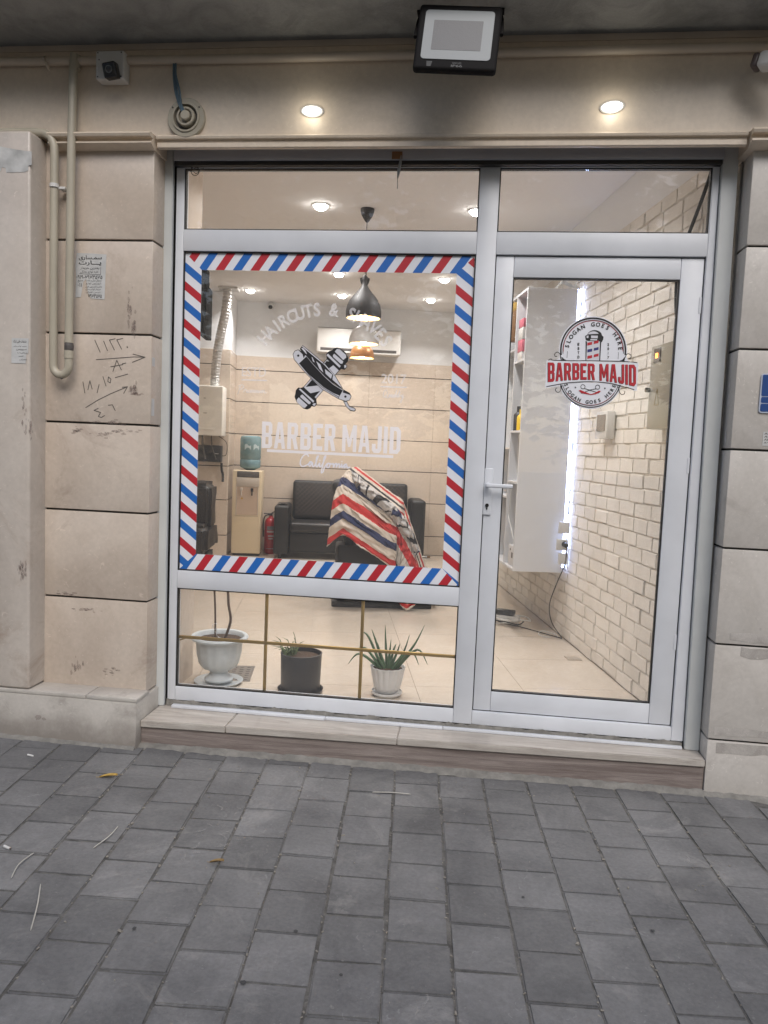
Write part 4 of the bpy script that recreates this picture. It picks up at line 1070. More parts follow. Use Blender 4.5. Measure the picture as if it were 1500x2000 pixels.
mb = MB(); pt(fa('خدمات فنی ترک'), 26, 664, 52, 670, .01)
for i, tx in enumerate(('تعمیر لوازم برقی', 'سرویس', 'نصب', 'تعمیر', 'تهران')):
    pt(fa(tx), 30 + 2 * i if i else 26, 675 + i * 6.4, 52 if i != 3 else 46, 678 + i * 6.4)
part(mb, 'printed_text', M['ink'], PO2)
q = [G(*p, -.2712) for p in ((-4, 285), (30, 292), (62, 296), (62, 322), (56, 323), (55, 333), (48, 336), (12, 337), (11, 328), (4, 326), (2, 334), (-6, 334))]
mb = MB(); add_fill(mb, [[(p.x, p.z) for p in q]], -.2714)
tag(mb.build('poster_remnant', plain('weathered_paper', (0.50, 0.50, 0.49), 0.7, var=0.35, vscale=14)), 'scraped white poster remnant near the top of the left column', 'poster')
BP = thing('number_plate_sign', (1.25, -0.122, 1.60), 'blue enamel wall plate with white border at the right edge', 'sign')
mb = MB(); mb.prism(rrect(1.161, 1.520, 1.42, 1.684, 0.012), -0.1265, -0.1205); part(mb, 'plate_backing', plain('plate_white_border', (0.42, 0.46, 0.55), .4), BP)
mb = MB()
for z0, z1 in ((1.590, 1.679), (1.562, 1.5865), (1.526, 1.5585)): mb.prism(rrect(1.1665, z0, 1.414, z1, 0.006), -0.1278, -0.1266)
part(mb, 'blue_field', M['platebl'], BP)
PO3 = thing('paper_notice', (1.22, -0.122, 1.42), 'small white label with black marks under the blue wall plate', 'notice')
mb = MB(); mb.box((1.188, -0.1218, 1.383), (1.26, -0.1206, 1.442)); part(mb, 'paper_sheet', M['paper'], PO3)
mb = MB()
for i in range(4): text_box(mb, digits('8%d5' % i), 1.193, 1.430 - i * .0125, 1.225, 1.438 - i * .0125, -0.1222, 0, .02)
part(mb, 'printed_text', M['ink'], PO3)
STK = MB(); 
for px, py, hh in ((308, 708, 9), (306, 796, 18)):
    q = G(px, py, -.10)
    STK.box((-1.5078, -0.13, q.z - hh * .0022), (-1.5072, -0.10, q.z + hh * .0022))
tag(STK.build('jamb_sticker_scraps', M['paper']), 'two small paper scraps on the inner edge of the left pilaster', 'sticker')

# ================================================================ LITTER ON THE PAVING
def lf(name, x, y, r, ang, mat, label, cat='leaf'):
    mb = MB(); z = gz(x) + .003; n = 7; vs = []
    for i in range(n + 1):
        t = i / n; wdt = r * 0.42 * math.sin(math.pi * t) ** 0.8
        vs += [(-r + 2 * r * t, -wdt, .004 + .01 * math.sin(3 * t)), (-r + 2 * r * t, 0, .001 + .006 * t), (-r + 2 * r * t, wdt, .006 + .008 * t)]
    fs = []
    for i in range(n):
        a = 3 * i; fs += [(a, a + 3, a + 4, a + 1), (a + 1, a + 4, a + 5, a + 2)]
    mb.add(vs, fs); mb.tube([(-r, 0, .002), (-r * 1.4, .004, .002)], .0008, 5)
    tag(mb.build(name, mat, loc=(x, y, z), rot=ang), label, cat)
lf('fallen_leaf', -1.475, -0.574, .036, 0.35, M['leafy'], 'yellow fallen leaf on the paving in front of the plinth')
lf('fallen_leaf', -0.815, -1.112, .024, 0.2, plain('brown_dry_leaf', (.26, .17, .07), .8, var=.3, vscale=40), 'small brown fallen leaf on the paving left of centre')
def butt(x, y, a, label):
    T = thing('cigarette_butt', (x, y, gz(x) + .006), label, 'cigarette butt', a)
    mb = MB(); mb.tube([(-.014, 0, 0), (.008, 0, 0), (.017, .001, 0)], .0045, 8); mb.build('paper_tube', M['camwhite'], T, smooth=50)
    mb = MB(); mb.tube([(.0172, .001, 0), (.021, .001, -.001)], [.0044, .003], 8); mb.build('burnt_end', M['tape'], T)
butt(-1.898, -0.455, 2.9, 'white cigarette butt on the paving against the left plinth')
butt(-1.544, -1.174, -0.4, 'white cigarette butt on the paving at the left edge, nearer the camera')
def strawm(a, b, bend, label):
    A_ = Vector((a[0], a[1], gz(a[0]) + .004)); B_ = Vector((b[0], b[1], gz(b[0]) + .004)); mid = (A_ + B_) / 2 + Vector((bend, bend * .3, .003))
    mb = MB(); mb.tube(crv([A_, mid, B_], 6), [.0012] + [.0022] * 11 + [.0010], 6); tag(mb.build('straw', M['straw'], smooth=60), label, 'straw')
strawm((-1.248, -0.954), (-1.261, -1.112), .012, 'thin pale straw on the paving below the yellow leaf')
strawm((-1.438, -1.185), (-1.422, -1.337), -.012, 'bent pale straw on the paving beside the left cigarette butt')
strawm((-1.314, -1.350), (-1.213, -1.569), .004, 'long straight pale straw nearest the camera on the left paving')
strawm((-0.368, -0.457), (-0.208, -0.439), .001, 'pale straw lying on the paving in front of the step')
# crumbs in the joints: uncountable
db = MB(); rr = random.Random(5)
for i in range(1100):
    ci = rr.randint(-11, 12); t = rr.random() ** 1.2 * 2.4
    c = P0 + PX * (0.1935 * ci + rr.gauss(0, .004)) - PD * t if rr.random() < .8 else Vector((rr.uniform(-2.2, 1.8), -0.25 - rr.random() * 2.2, 0))
    s = rr.uniform(.0009, .0028) * (1.7 if rr.random() < .04 else 1)
    if c.y > -.24: continue
    Tm = Matrix.Translation((c.x, c.y, gz(c.x) + s * .25)) @ Matrix.Rotation(rr.random() * 6, 4, 'Z') @ Matrix.Rotation(rr.random(), 4, 'X')
    db.box((-s * 1.5, -s, -s * .6), (s * 1.5, s * .8, s * .6), 0, Tm)
tag(db.build('grit', M['pebble']), 'pale grit and crumbs caught in the paving joints', 'grit', kind='stuff')

# ================================================================ ROOM SHELL (room frame: p along the back wall, q into the shop)
RO = ORG.copy()
def room(mb, name, mat, kind=None, smooth=False, parent=None):
    o = mb.build(name, mat, parent, loc=RO, rot=ANG, smooth=smooth)
    if kind: o['kind'] = kind
    return o
# floor tiles: 0.6 m squares with fine joints
def front_q(p):  # inner face of shop front (y=0.056) in room coordinates
    return (0.058 - p * math.sin(ANG)) / math.cos(ANG)
def slabp(mb, p0, p1, q1, z0, z1, yoff=0.0):
    k = yoff / math.cos(ANG); poly = [(p0, front_q(p0) + k), (p1, front_q(p1) + k), (p1, q1), (p0, q1)]
    mb.add([(a, b, z0) for a, b in poly] + [(a, b, z1) for a, b in poly], [(0, 3, 2, 1), (4, 5, 6, 7), (0, 1, 5, 4), (1, 2, 6, 5), (2, 3, 7, 6), (3, 0, 4, 7)])
mb = MB(); slabp(mb, -3.6, 0.25, 6.3, -0.05, -0.0045); room(mb, 'floor_bed', M['fjoint'], 'structure')
mb = MB()
for i in range(-7, 1):
    for j in range(-1, 11):
        a, b = i * .6 + .001, (i + 1) * .6 - .001; c, d = .25 + (j - 1) * .6 + .001, .25 + j * .6 - .001
        if i == 0: continue
        poly = [(a, c), (b, c), (b, d), (a, d)]
        # keep behind the shop front
        cut = [(-4, front_q(-4)), (1, front_q(1)), (1, 9), (-4, 9)]
        pl = clip(poly, cut)
        if len(pl) < 3: continue
        n = len(pl); mb.add([(p[0], p[1], 0.0) for p in pl] + [(p[0], p[1], -.004) for p in pl], [tuple(range(n)), tuple(range(2 * n - 1, n - 1, -1))] + [(k, k + n, (k + 1) % n + n, (k + 1) % n) for k in range(n)])
room(mb, 'floor', M['floor'], 'structure')
mb = MB(); slabp(mb, -3.6, 0.3, 6.3, HC, HC + .06, .02); room(mb, 'ceiling', M['ceil'], 'structure')
QB = 6.1
mb = MB(); mb.box((-3.5, QB + .012, 0), (0.1, QB + .15, HC)); room(mb, 'wall_back', M['plaster'], 'structure')
gzs = [0.0, 0.235, 0.640, 1.025, 1.400, 1.787, 2.165, 2.335]
def tiles(mb, p0, p1, q0, q1, w=0.8):
    for a, b in zip(gzs[:-1], gzs[1:]):
        x = p0
        while x < p1 - 1e-6:
            xe = min(p1, x + w); mb.bbox((x + .0006, q0, a + .0045), (xe - .0006, q1, b - .0045), .0015, seg=1); x = xe
mb = MB(); tiles(mb, -2.87, -0.0, QB, QB + .0118); room(mb, 'wall_tiles_back', M['wtile'], 'structure')
mb = MB(); mb.box((-2.868, QB + .0105, 0.0), (0, QB + .0119, 2.33)); room(mb, 'wall_tile_joints', M['groove'], 'structure')
# chase in the back left corner
mb = MB(); mb.box((-3.5, 5.562, 0), (-2.872, QB + .01, HC)); room(mb, 'wall_chase', M['plaster'], 'structure')
mb = MB(); tiles(mb, -3.5, -2.861, 5.55, 5.5615, .64)
for a, b in zip(gzs[:-1], gzs[1:]): mb.bbox((-2.8715, 5.562, a + .0045), (-2.860, QB - .001, b - .0045), .0015, seg=1)
room(mb, 'wall_tiles_chase', M['wtile'], 'structure')
mb = MB(); mb.box((-3.5, 5.5605, 0), (-2.872, 5.5618, 2.33)); mb.box((-2.8719, 5.57, 0), (-2.8705, QB - .002, 2.33)); room(mb, 'wall_chase_joints', M['groove'], 'structure')
# left wall
mb = MB(); mb.box((-3.62, 1.1, 0), (-3.45, 6.2, HC)); room(mb, 'wall_left', M['wtile'], 'structure')
# brick wall on the right
mb = MB(); slabp(mb, 0.012, 0.12, 6.2, 0, HC); room(mb, 'wall_right', M['plaster'], 'structure')
mb = MB(); mb.box((0.006, 0.065, 0), (0.0115, 6.12, 2.69)); room(mb, 'brick_bed', M['bjoint'], 'structure')
mb = MB(); rb_ = random.Random(3); z = 0.004; row = 0
while z < 2.64:
    h = 0.0815 + rb_.uniform(-.004, .004); qq = 0.03 - rb_.random() * .1 - (0.11 if row % 2 else 0)
    h = min(h, 2.685 - z)
    while qq < 6.1:
        L_ = 0.213 + rb_.uniform(-.025, .02); a = max(qq, 0.065); b = min(qq + L_, 6.1)
        if b - a > .02:
            g1 = rb_.choice((.001, .0015, .002, .0035, .005)); g2 = rb_.choice((.0005, .001, .0015, .002, .004))
            bm = bmesh.new(); bmesh.ops.create_cube(bm, size=1)
            t = rb_.uniform(.0055, .0105)
            for v in bm.verts:
                v.co = Vector((0.006 - t if v.co.x < 0 else .0062, (a + g1 if v.co.y < 0 else b - g1) + rb_.uniform(-.003, .003), (z + g2 if v.co.z < 0 else z + h - g2) + rb_.uniform(-.0025, .0025)))
            bmesh.ops.bevel(bm, geom=[e for e in bm.edges if e.verts[0].co.x < .004 and e.verts[1].co.x < .004], offset=.0045, segments=2, affect='EDGES')
            mb.frombm(bm)
        qq += L_
    z += h; row += 1
room(mb, 'brick_facing', M['brick'], 'structure', smooth=50)

# ================================================================ INTERIOR OBJECTS
def rthing(name, p, q, z, label, cat, group=None, rz=0.0): return thing(name, RL(p, q, z), label, cat, ANG + rz, group)
def rtag(mb, name, mat, p, q, z, label, cat, smooth=False, group=None, rz=0): return tag(mb.build(name, mat, loc=RL(p, q, z), rot=ANG + rz, smooth=smooth), label, cat, group)

# ceiling downlights
proto = None
SP = [(-1.84, 2.24, 'lit ceiling downlight seen alone in the wide transom pane'), (-2.647, 5.40, 'lit ceiling downlight nearest the silver duct'), (-1.64, 5.40, 'lit ceiling downlight just left of the dark pendant shade'),
      (-0.655, 5.38, 'lit ceiling downlight above the right end of the air conditioner'), (-0.66, 4.32, 'lit ceiling downlight at the top right of the striped pane'), (-1.69, 4.34, 'lit ceiling downlight half hidden by the top stripes, left of the pendants'),
      (-0.76, 2.14, 'lit ceiling downlight seen against the window divider in the transom'),
      (-0.74, 0.95, 'added lit ceiling downlight just inside the door, unseen behind the shutter housing'), (-1.84, 0.95, 'added lit ceiling downlight above the plants, unseen behind the shutter housing')]  # last pair: unseen lamps added to brighten the bricks near the door
for p, q, lb in SP:
    if proto is None:
        proto = rthing('ceiling_downlight', p, q, HC, lb, 'ceiling light', 'round downlights in the shop ceiling')
        mb = MB(); mb.lathe([(.062, -.001), (.062, -.006), (.048, -.008), (.046, -.002)], n=28); mb.build('trim_ring', M['camwhite'], proto, smooth=40)
        mb = MB(); mb.lathe([(.0455, -.003), (.045, -.014), (.038, -.026), (.022, -.034), (.0001, -.037)], n=24); mb.build('lamp_lens', M['spot'], proto, smooth=40)
        ld = bpy.data.lights.new('lamp_light', 'AREA'); ld.shape = 'DISK'; ld.size = .09; ld.energy = 8.6; ld.color = (1.0, .975, .95); ld.spread = math.radians(128)
        lo = bpy.data.objects.new('lamp_light', ld); COL.objects.link(lo); lo.parent = proto; lo.location = (0, 0, -.042)
    else:
        c = copy_thing(proto); c.location = RL(p, q, HC); c['label'] = lb

# pendants in a row
def pendant(q, p, zr, shade, prof, mat, label, r_in):
    T = rthing('pendant_lamp', p, q, HC, label, 'pendant lamp', 'pendant lamps hanging in a row')
    mb = MB(); mb.lathe([(.0485, -.001), (.048, -.018), (.040, -.045), (.020, -.078), (.008, -.092), (.0001, -.093)], n=24); mb.build('ceiling_rose', M['onion'], T, smooth=50)
    top = zr + prof[-1][1]
    mb = MB(); mb.tube([(0, 0, -.09), (0.001, 0, top - HC)], .003, 6); mb.build('cord', M['cable'], T)
    mb = MB(); o_ = [(r, h) for r, h in prof]; i_ = [(max(r - .004, .0001), h - .003) for r, h in prof[::-1] if h < prof[-1][1] - .03]
    mb.lathe([(r, h + zr - HC) for r, h in o_], n=40, cap=False); s_ = mb.build('lamp_shade', mat, T, smooth=70)
    mb = MB(); mb.lathe([(r - .004, h * .96 + zr - HC + .0005) for r, h in o_ if r > .03] + [(.0001, o_[-4][1] * .96 + zr - HC)], n=36, cap=False); mb.build('shade_lining', M['inner'], s_, smooth=70)
    mb = MB(); mb.lathe([(.0001, zr - HC + .004), (.022, zr - HC + .010), (.032, zr - HC + .030), (.024, zr - HC + .055), (.012, zr - HC + .075)], n=16); mb.build('bulb', M['bulb'], T, smooth=60)
    ld = bpy.data.lights.new('lamp_light', 'POINT'); ld.energy = 3.0; ld.color = (1, .74, .45); ld.shadow_soft_size = .03
    lo = bpy.data.objects.new('lamp_light', ld); COL.objects.link(lo); lo.parent = T; lo.location = (0, 0, zr - HC + .02)
pendant(2.26, -1.513, 2.215, 'onion', [(.1235, 0), (.126, .02), (.126, .05), (.118, .09), (.100, .128), (.073, .16), (.048, .188), (.030, .212), (.018, .238), (.014, .262), (.022, .285), (.006, .30), (.0001, .31)], M['onion'], 'dark onion shaped pendant lamp nearest the window', .12)
pendant(3.35, -1.462, 2.178, 'dome', [(.126, 0), (.128, .02), (.122, .06), (.105, .10), (.078, .13), (.045, .148), (.02, .155), (.014, .18), (.0001, .185)], M['opal'], 'white dome pendant lamp in the middle of the row', .12)
pendant(4.50, -1.430, 2.190, 'cop', [(.122, 0), (.121, .03), (.112, .07), (.095, .10), (.065, .125), (.03, .14), (.016, .16), (.012, .18), (.0001, .185)], M['copper'], 'copper bowl pendant lamp farthest back in the row', .12)

# air conditioner
AC = rthing('air_conditioner', -1.43, 5.88, 2.53, 'cream split air conditioner high on the back wall', 'air conditioner')
mb = MB(); mb.bbox((-.485, 0, -.135), (.505, .205, .155), .02, seg=4); mb.build('housing', M['ac'], AC, smooth=40)
mb = MB(); mb.bbox((-.44, -.004, -.112), (.455, -.0005, -.080), .002); mb.build('air_outlet', M['tape'], AC)
mb = MB(); mb.bbox((-.45, -.014, -.132), (.46, -.001, -.120), .003); mb.build('louvre', M['ac'], AC, smooth=40)
mb = MB(); mb.bbox((-.475, -.006, .148), (.495, .0, .152), .001); mb.build('front_seam', M['tape'], AC)

# indoor dome camera
DC = rthing('security_camera', -2.47, 6.06, 2.93, 'small white dome camera high on the back wall inside the shop', 'camera')
mb = MB(); mb.tube([(0, .035, .005), (0, -.02, .0)], .042, 20); mb.lathe([(.001, -.05), (.025, -.047), (.04, -.03), (.045, -.005), (.04, .015)], (0, -.035, -.005), 20); mb.build('dome_housing', M['camwhite'], DC, smooth=50)
mb = MB(); mb.tube([(0, -.055, -.03), (0, -.088, -.036)], .024, 18); mb.build('lens', M['camblack'], DC, smooth=50)

# boiler package with duct
BO = rthing('wall_boiler', -3.07, 5.24, 1.36, 'cream enamel wall boiler left of the water dispenser', 'boiler')
mb = MB(); mb.bbox((-.19, 0, 0), (.175, .30, .54), .012, seg=3); bo = mb.build('casing', M['boiler'], BO, smooth=40)
for z, w_ in ((.40, .022), (.24, .035)):
    mb = MB(); mb.bbox((-.03, -.002, z), (-.03 + w_, .001, z + .006), .0008); mb.build('vent_slot', M['tape'], bo)
mb = MB(); mb.bbox((-.12, -.012, .06), (.09, -.0005, .085), .006); mb.build('lower_grip', M['boiler'], bo, smooth=40)
mb = MB(); path = crv([(.065, .14, .541), (.07, .14, .72), (.09, .14, .95), (.125, .13, 1.15), (.17, .12, 1.38), (.185, .12, HC - 1.362)], 14)
rad = [0.047 + (0.0055 if i % 2 else 0) for i in range(len(path))]
mb.tube(path, rad, 16); mb.build('flue_duct', M['foil'], BO)
mb = MB(); mb.bbox((.09, .03, HC - 1.36 - .02), (.30, .24, HC - 1.3605), .003); mb.build('duct_collar', M['camwhite'], BO)
for k, (xa, xb) in enumerate(((-.06, -.02), (.04, .10))):
    mb = MB(); mb.tube(crv([(xa, .15, 0), (xa + .01, .14, -.12), (xb, .12, -.26)], 6), .011 if k == 0 else .006, 8); mb.build('service_pipe', M['tape'], BO, smooth=60)

# dark junction box, TV on the left wall
JB = rthing('wall_box', -3.05, 5.40, 1.07, 'dark grey box on the wall below the boiler', 'box')
mb = MB(); mb.bbox((-.16, 0, 0), (.125, .145, .185), .006); mb.build('box_body', M['terra'], JB, smooth=40)
mb = MB(); mb.bbox((.055, -.002, .09), (.10, .0, .096), .0005); mb.build('latch', M['steel'], JB)
mb = MB(); mb.tube(crv([(-2.93, 5.50, 1.06), (-2.925, 5.50, .98), (-2.915, 5.52, .93), (-2.91, 5.5, .85)]), .014, 8); mb.tube(crv([(-2.96, 5.45, 1.36), (-2.88, 5.46, 1.30), (-2.865, 5.46, 1.22), (-2.88, 5.46, 1.15), (-2.93, 5.47, 1.14)]), .004, 6)
tag(mb.build('wall_cable', M['cable'], loc=RO, rot=ANG, smooth=60), 'dark cable looping beside the grey wall box', 'cable')
TV = rthing('wall_television', -2.97, 4.45, 2.33, 'dark television seen edge on at the top left of the striped pane', 'television')
M['matblack'] = plain('matt_black_plastic', (.02, .02, .02), .9, spec=.1)
mb = MB(); mb.bbox((-.06, -.45, 0), (.0, .40, .50), .006); mb.build('screen_body', M['matblack'], TV, smooth=40)
mb = MB(); mb.bbox((-.085, -.1, .15), (.02, .06, .62), .004); mb.bbox((-.40, -.03, .25), (-.06, .03, .32), .004); mb.build('wall_bracket', M['matblack'], TV)
mb = MB(); mb.add([(-.05, -.2, .01), (.03, -.2, -.03), (.03, .1, -.03), (-.05, .1, .01), (-.05, -.2, .2), (.0, -.2, .2), (.0, .1, .2), (-.05, .1, .2)], [(0, 1, 2, 3), (4, 7, 6, 5), (0, 4, 5, 1), (1, 5, 6, 2), (2, 6, 7, 3), (3, 7, 4, 0)]); mb.build('cable_cover', M['matblack'], TV)
mb = MB(); mb.tube([(.0 + .045 * math.cos(a), -.1, .47 + .055 * math.sin(a)) for a in [i * .33 for i in range(20)]], .004, 6); mb.build('loose_cable', M['cable'], TV, smooth=60)

# shampoo recliner in the back left, plastic covered
SC = rthing('shampoo_chair', -3.02, 4.55, 0, 'bulky black covered recliner chair at the left edge of the striped pane', 'chair')
def lumpy(mb, a, b, seed, amp=.015, bev=.05, cuts=5):
    bm = bmesh.new(); bmesh.ops.create_cube(bm, size=1)
    c = [(a[i] + b[i]) / 2 for i in range(3)]; d = [abs(b[i] - a[i]) for i in range(3)]
    for v in bm.verts: v.co = Vector((c[0] + v.co.x * d[0], c[1] + v.co.y * d[1], c[2] + v.co.z * d[2]))
    bmesh.ops.bevel(bm, geom=bm.edges[:], offset=min(bev, min(d) * .45), segments=3, affect='EDGES')
    bmesh.ops.subdivide_edges(bm, edges=bm.edges[:], cuts=cuts, use_grid_fill=True)
    from mathutils import noise
    for v in bm.verts:
        n = noise.noise_vector(v.co * 7 + Vector((seed, seed, 0))); v.co += n * amp
    mb.frombm(bm)
mb = MB(); lumpy(mb, (-.42, -.30, .42), (.17, .10, .90), 1); mb.build('backrest', M['leather2'], SC, smooth=80)
mb = MB(); lumpy(mb, (-.42, -.55, .22), (.185, .12, .50), 4); mb.build('seat', M['leather2'], SC, smooth=80)
mb = MB(); lumpy(mb, (-.42, -.45, .0), (.15, .08, .26), 7, .008); mb.build('chair_base', M['leather'], SC, smooth=80)

# water dispenser
WD = rthing('water_dispenser', -2.645, 5.72, 0, 'beige upright water dispenser by the back wall', 'water dispenser')
mb = MB(); mb.bbox((-.165, -.15, .03), (.165, .15, .985), .012, seg=3); bx = mb.build('cabinet_body', M['disp'], WD, smooth=40)
mb = MB(); mb.bbox((-.15, -.14, 0), (.15, .14, .0295), .004); mb.build('base_plinth', M['camblack'], WD)
mb = MB(); mb.bbox((-.115, -.158, .905), (.135, -.1505, .975), .004); mb.build('control_panel', M['tape'], WD, smooth=40)
mb = MB(); mb.bbox((-.12, -.160, .80), (.14, -.1505, .900), .004); mb.build('upper_fascia', M['disp2'], WD, smooth=40)
mb = MB(); mb.bbox((-.122, -.156, .47), (-.114, -.1505, .80), .002); mb.bbox((.122, -.156, .47), (.130, -.1505, .80), .002); mb.build('recess_edge', M['disp2'], WD)
mb = MB(); mb.bbox((-.1135, -.153, .475), (.1215, -.1505, .799), .001); mb.build('recess_panel', plain('rose_beige', (.52, .40, .31), .45), WD)
for x, c in ((-.06, 'red_tap'), (.06, 'blue_tap')):
    mb = MB(); mb.bbox((x - .014, -.185, .745), (x + .014, -.154, .785), .004); mb.tube([(x, -.178, .745), (x, -.180, .70)], .008, 8); mb.build('tap', M['camblack'] if x > 0 else M['disp2'], WD, smooth=40)
mb = MB(); mb.prism([(-.068, .655), (-.040, .655), (-.054, .682)], -.1545, -.1532); mb.build('warning_mark', plain('ochre_mark', (.45, .28, .03), .5), WD)
mb = MB(); mb.bbox((-.13, -.1515, .46), (.13, -.1503, .464), .0004); mb.build('door_seam', M['fjoint'], WD)
WBt = rthing('water_bottle', -2.63, 5.72, .985, 'large blue water bottle upturned on the dispenser', 'bottle')
mbot = plain('blue_water_plastic', (.16, .27, .30), .18, var=.2, vscale=9); 
mb = MB(); mb.lathe([(.05, .0), (.07, .012), (.112, .03), (.120, .05), (.120, .115), (.114, .125), (.120, .135), (.120, .36), (.112, .385), (.09, .396), (.0001, .398)], n=32); mb.build('bottle_body', mbot, WBt, smooth=40)
mb = MB()
for a0 in (-1.95, -1.1):
    vs = []; 
    for i in range(7):
        a = a0 + i * .10 - .1; vs += [(.1212 * math.cos(a), .1212 * math.sin(a), .23 + .03 * math.sin(i * .5)), (.1212 * math.cos(a), .1212 * math.sin(a), .29 + .012 * math.sin(i))]
    mb.add(vs, [(2 * i, 2 * i + 2, 2 * i + 3, 2 * i + 1) for i in range(6)])
mb.build('bottle_label', plain('pale_label', (.42, .52, .55), .5), WBt)

# fire extinguisher
FE = rthing('fire_extinguisher', -2.385, 5.86, 0, 'red fire extinguisher between water dispenser and black sofa', 'extinguisher')
mb = MB(); mb.lathe([(.060, 0), (.072, .012), (.074, .03), (.074, .36), (.066, .395), (.045, .42), (.025, .43), (.022, .45)], n=28); mb.build('cylinder_body', M['extred'], FE, smooth=40)
mb = MB(); mb.tube([(0, 0, .45), (0, 0, .475)], .018, 12); mb.bbox((-.085, -.012, .468), (.03, .012, .478), .002); mb.tube([(0, 0, .475), (.05, 0, .505), (.10, 0, .53)], .006, 8); mb.build('valve_handle', M['camblack'], FE, smooth=50)
mb = MB(); mb.tube(crv([(-.01, -.02, .465), (-.07, -.03, .44), (-.085, -.03, .34), (-.08, -.03, .2)]), .008, 8); mb.build('hose', M['camblack'], FE, smooth=50)
mb = MB()
def cyl_patch(mb, r, a0, a1, z0, z1, n=8):
    vs = []
    for i in range(n + 1):
        a = a0 + (a1 - a0) * i / n; vs += [(r * math.cos(a), r * math.sin(a), z0), (r * math.cos(a), r * math.sin(a), z1)]
    mb.add(vs, [(2 * i, 2 * i + 2, 2 * i + 3, 2 * i + 1) for i in range(n)])
cyl_patch(mb, .0748, -2.1, -.8, .255, .275); cyl_patch(mb, .0748, -1.9, -1.0, .205, .222); cyl_patch(mb, .0748, -1.8, -1.1, .175, .190); cyl_patch(mb, .0748, -2.2, -.8, .060, .066)
mb.build('white_label', plain('label_white', (.55, .5, .5), .5), FE)
mb = MB(); cyl_patch(mb, .0749, -2.1, -.8, .285, .33); mb.build('grey_label', plain('label_grey', (.16, .16, .17), .5), FE)

# sofa
SF = rthing('sofa', -1.45, 5.75, 0, 'black leather two seat sofa with quilted back along the back wall', 'sofa')
mb = MB(); mb.bbox((-.87, -.32, .05), (-.70, .28, .605), .03, seg=4); mb.build('armrest', M['leather'], SF, smooth=50)
mb = MB(); mb.bbox((.70, -.20, .05), (.87, .28, .715), .04, seg=4); mb.build('armrest', M['leather'], SF, smooth=50)
mb = MB(); mb.bbox((-.695, -.30, .08), (.695, .16, .30), .02, seg=3); mb.build('seat_base', M['leather'], SF, smooth=50)
for a, b in ((-.69, -.005), (.005, .69)):
    mb = MB(); mb.bbox((a, -.33, .302), (b, .14, .42), .035, seg=4); mb.build('seat_cushion', M['leather2'], SF, smooth=50)
T3 = Matrix.Translation((0, .15, .42)) @ Matrix.Rotation(math.radians(-10), 4, 'X')
for a, b in ((-.69, -.005), (.005, .69)):
    mb = MB(); mb.bbox((a, -.02, .0), (b, .10, .47), .04, T=T3, seg=4); bk = mb.build('back_cushion', M['leather'], SF, smooth=50)
    mb = MB()
    n = 9
    for i in range(-9, 22):
        for s in (1, -1):
            pts = []
            x0_ = a + .03 + i * .055; 
            for k in range(2):
                pass
            pa, pb = (x0_, .05), (x0_ + s * .40, .45)
            c1, c2 = clip([(pa[0] - .002, pa[1]), (pa[0] + .002, pa[1]), (pb[0] + .002, pb[1]), (pb[0] - .002, pb[1])], [(a + .04, .05), (b - .04, .05), (b - .04, .44), (a + .04, .44)]), None
            if len(c1) >= 3: mb.add([tuple(T3 @ Vector((p[0], -.0208 - (.0003 if s > 0 else 0), p[1]))) for p in c1], [tuple(range(len(c1)))])
    mb.build('quilting', M['stitch'], bk)
for x in (-.80, .80):
    mb = MB(); mb.tube([(x, -.26, 0), (x, -.26, .05)], .02, 10); mb.build('leg', M['camblack'], SF, smooth=50)
mb = MB(); mb.bbox((-.10, -.05, 0), (.10, .05, .012), .003); mb.bbox((-.04, -.06, .012), (.05, .03, .02), .003)
rtag(mb, 'phone', M['camblack'], -2.23, 5.58, .606, 'small dark object lying on the left sofa armrest', 'phone')
bpy.data.objects['phone'].scale = (.55, .8, 1)
mb = MB(); mb.tube([(-.09, 0, .012), (.06, 0, .012)], .010, 8); o = rtag(mb, 'bottle', M['steel'], -.56, 5.88, 0.0, 'small silver bottle with dark cap lying on the floor right of the sofa', 'bottle', smooth=50)
mb = MB(); mb.tube([(.061, 0, .012), (.10, 0, .012)], .012, 8); mb.build('cap', M['brown'], o)

# barber chair with cape
BC = rthing('barber_chair', -1.30, 3.05, 0, 'black barber chair mostly hidden under a striped cape', 'barber chair')
mb = MB(); mb.bbox((-.36, -.16, .004), (.46, .22, .05), .008); mb.build('foot_plate', M['leather'], BC, smooth=40)
mb = MB(); mb.lathe([(.20, .051), (.19, .07), (.07, .09), (.06, .10), (.06, .36), (.10, .38)], (.0, .05, 0), 28); mb.build('pump_column', M['steel'], BC, smooth=50)
mb = MB(); lumpy(mb, (-.24, -.22, .38), (.26, .30, .54), 2, .004, .04, 2); mb.build('seat', M['leather'], BC, smooth=60)
T4 = Matrix.Translation((-.22, .06, .54)) @ Matrix.Rotation(math.radians(-14), 4, 'Y')
mb = MB(); mb.bbox((-.06, -.22, -.05), (.06, .24, .50), .04, T=T4, seg=3); mb.build('backrest', M['leather'], BC, smooth=60)
for y in (.29,):
    mb = MB(); mb.bbox((-.16, y - .03, .62), (.10, y + .03, .66), .02, seg=3); mb.tube([(-.1, y, .5), (-.1, y, .66)], .015, 8); mb.build('armrest', M['leather'], BC, smooth=50)
mb = MB(); mb.bbox((.30, -.2, .16), (.52, .22, .19), .008); mb.tube([(.2, 0, .42), (.42, 0, .18)], .016, 8); mb.build('footrest', M['leather'], BC, smooth=50)
mb = MB(); mb.bbox((-.34, -.20, .10), (-.26, .2, .50), .02); mb.build('back_panel', M['leather'], BC, smooth=50)
mb = MB(); mb.bbox((-.33, -.235, .09), (.22, -.205, .52), .02); mb.build('side_panel', M['leather'], BC, smooth=50)

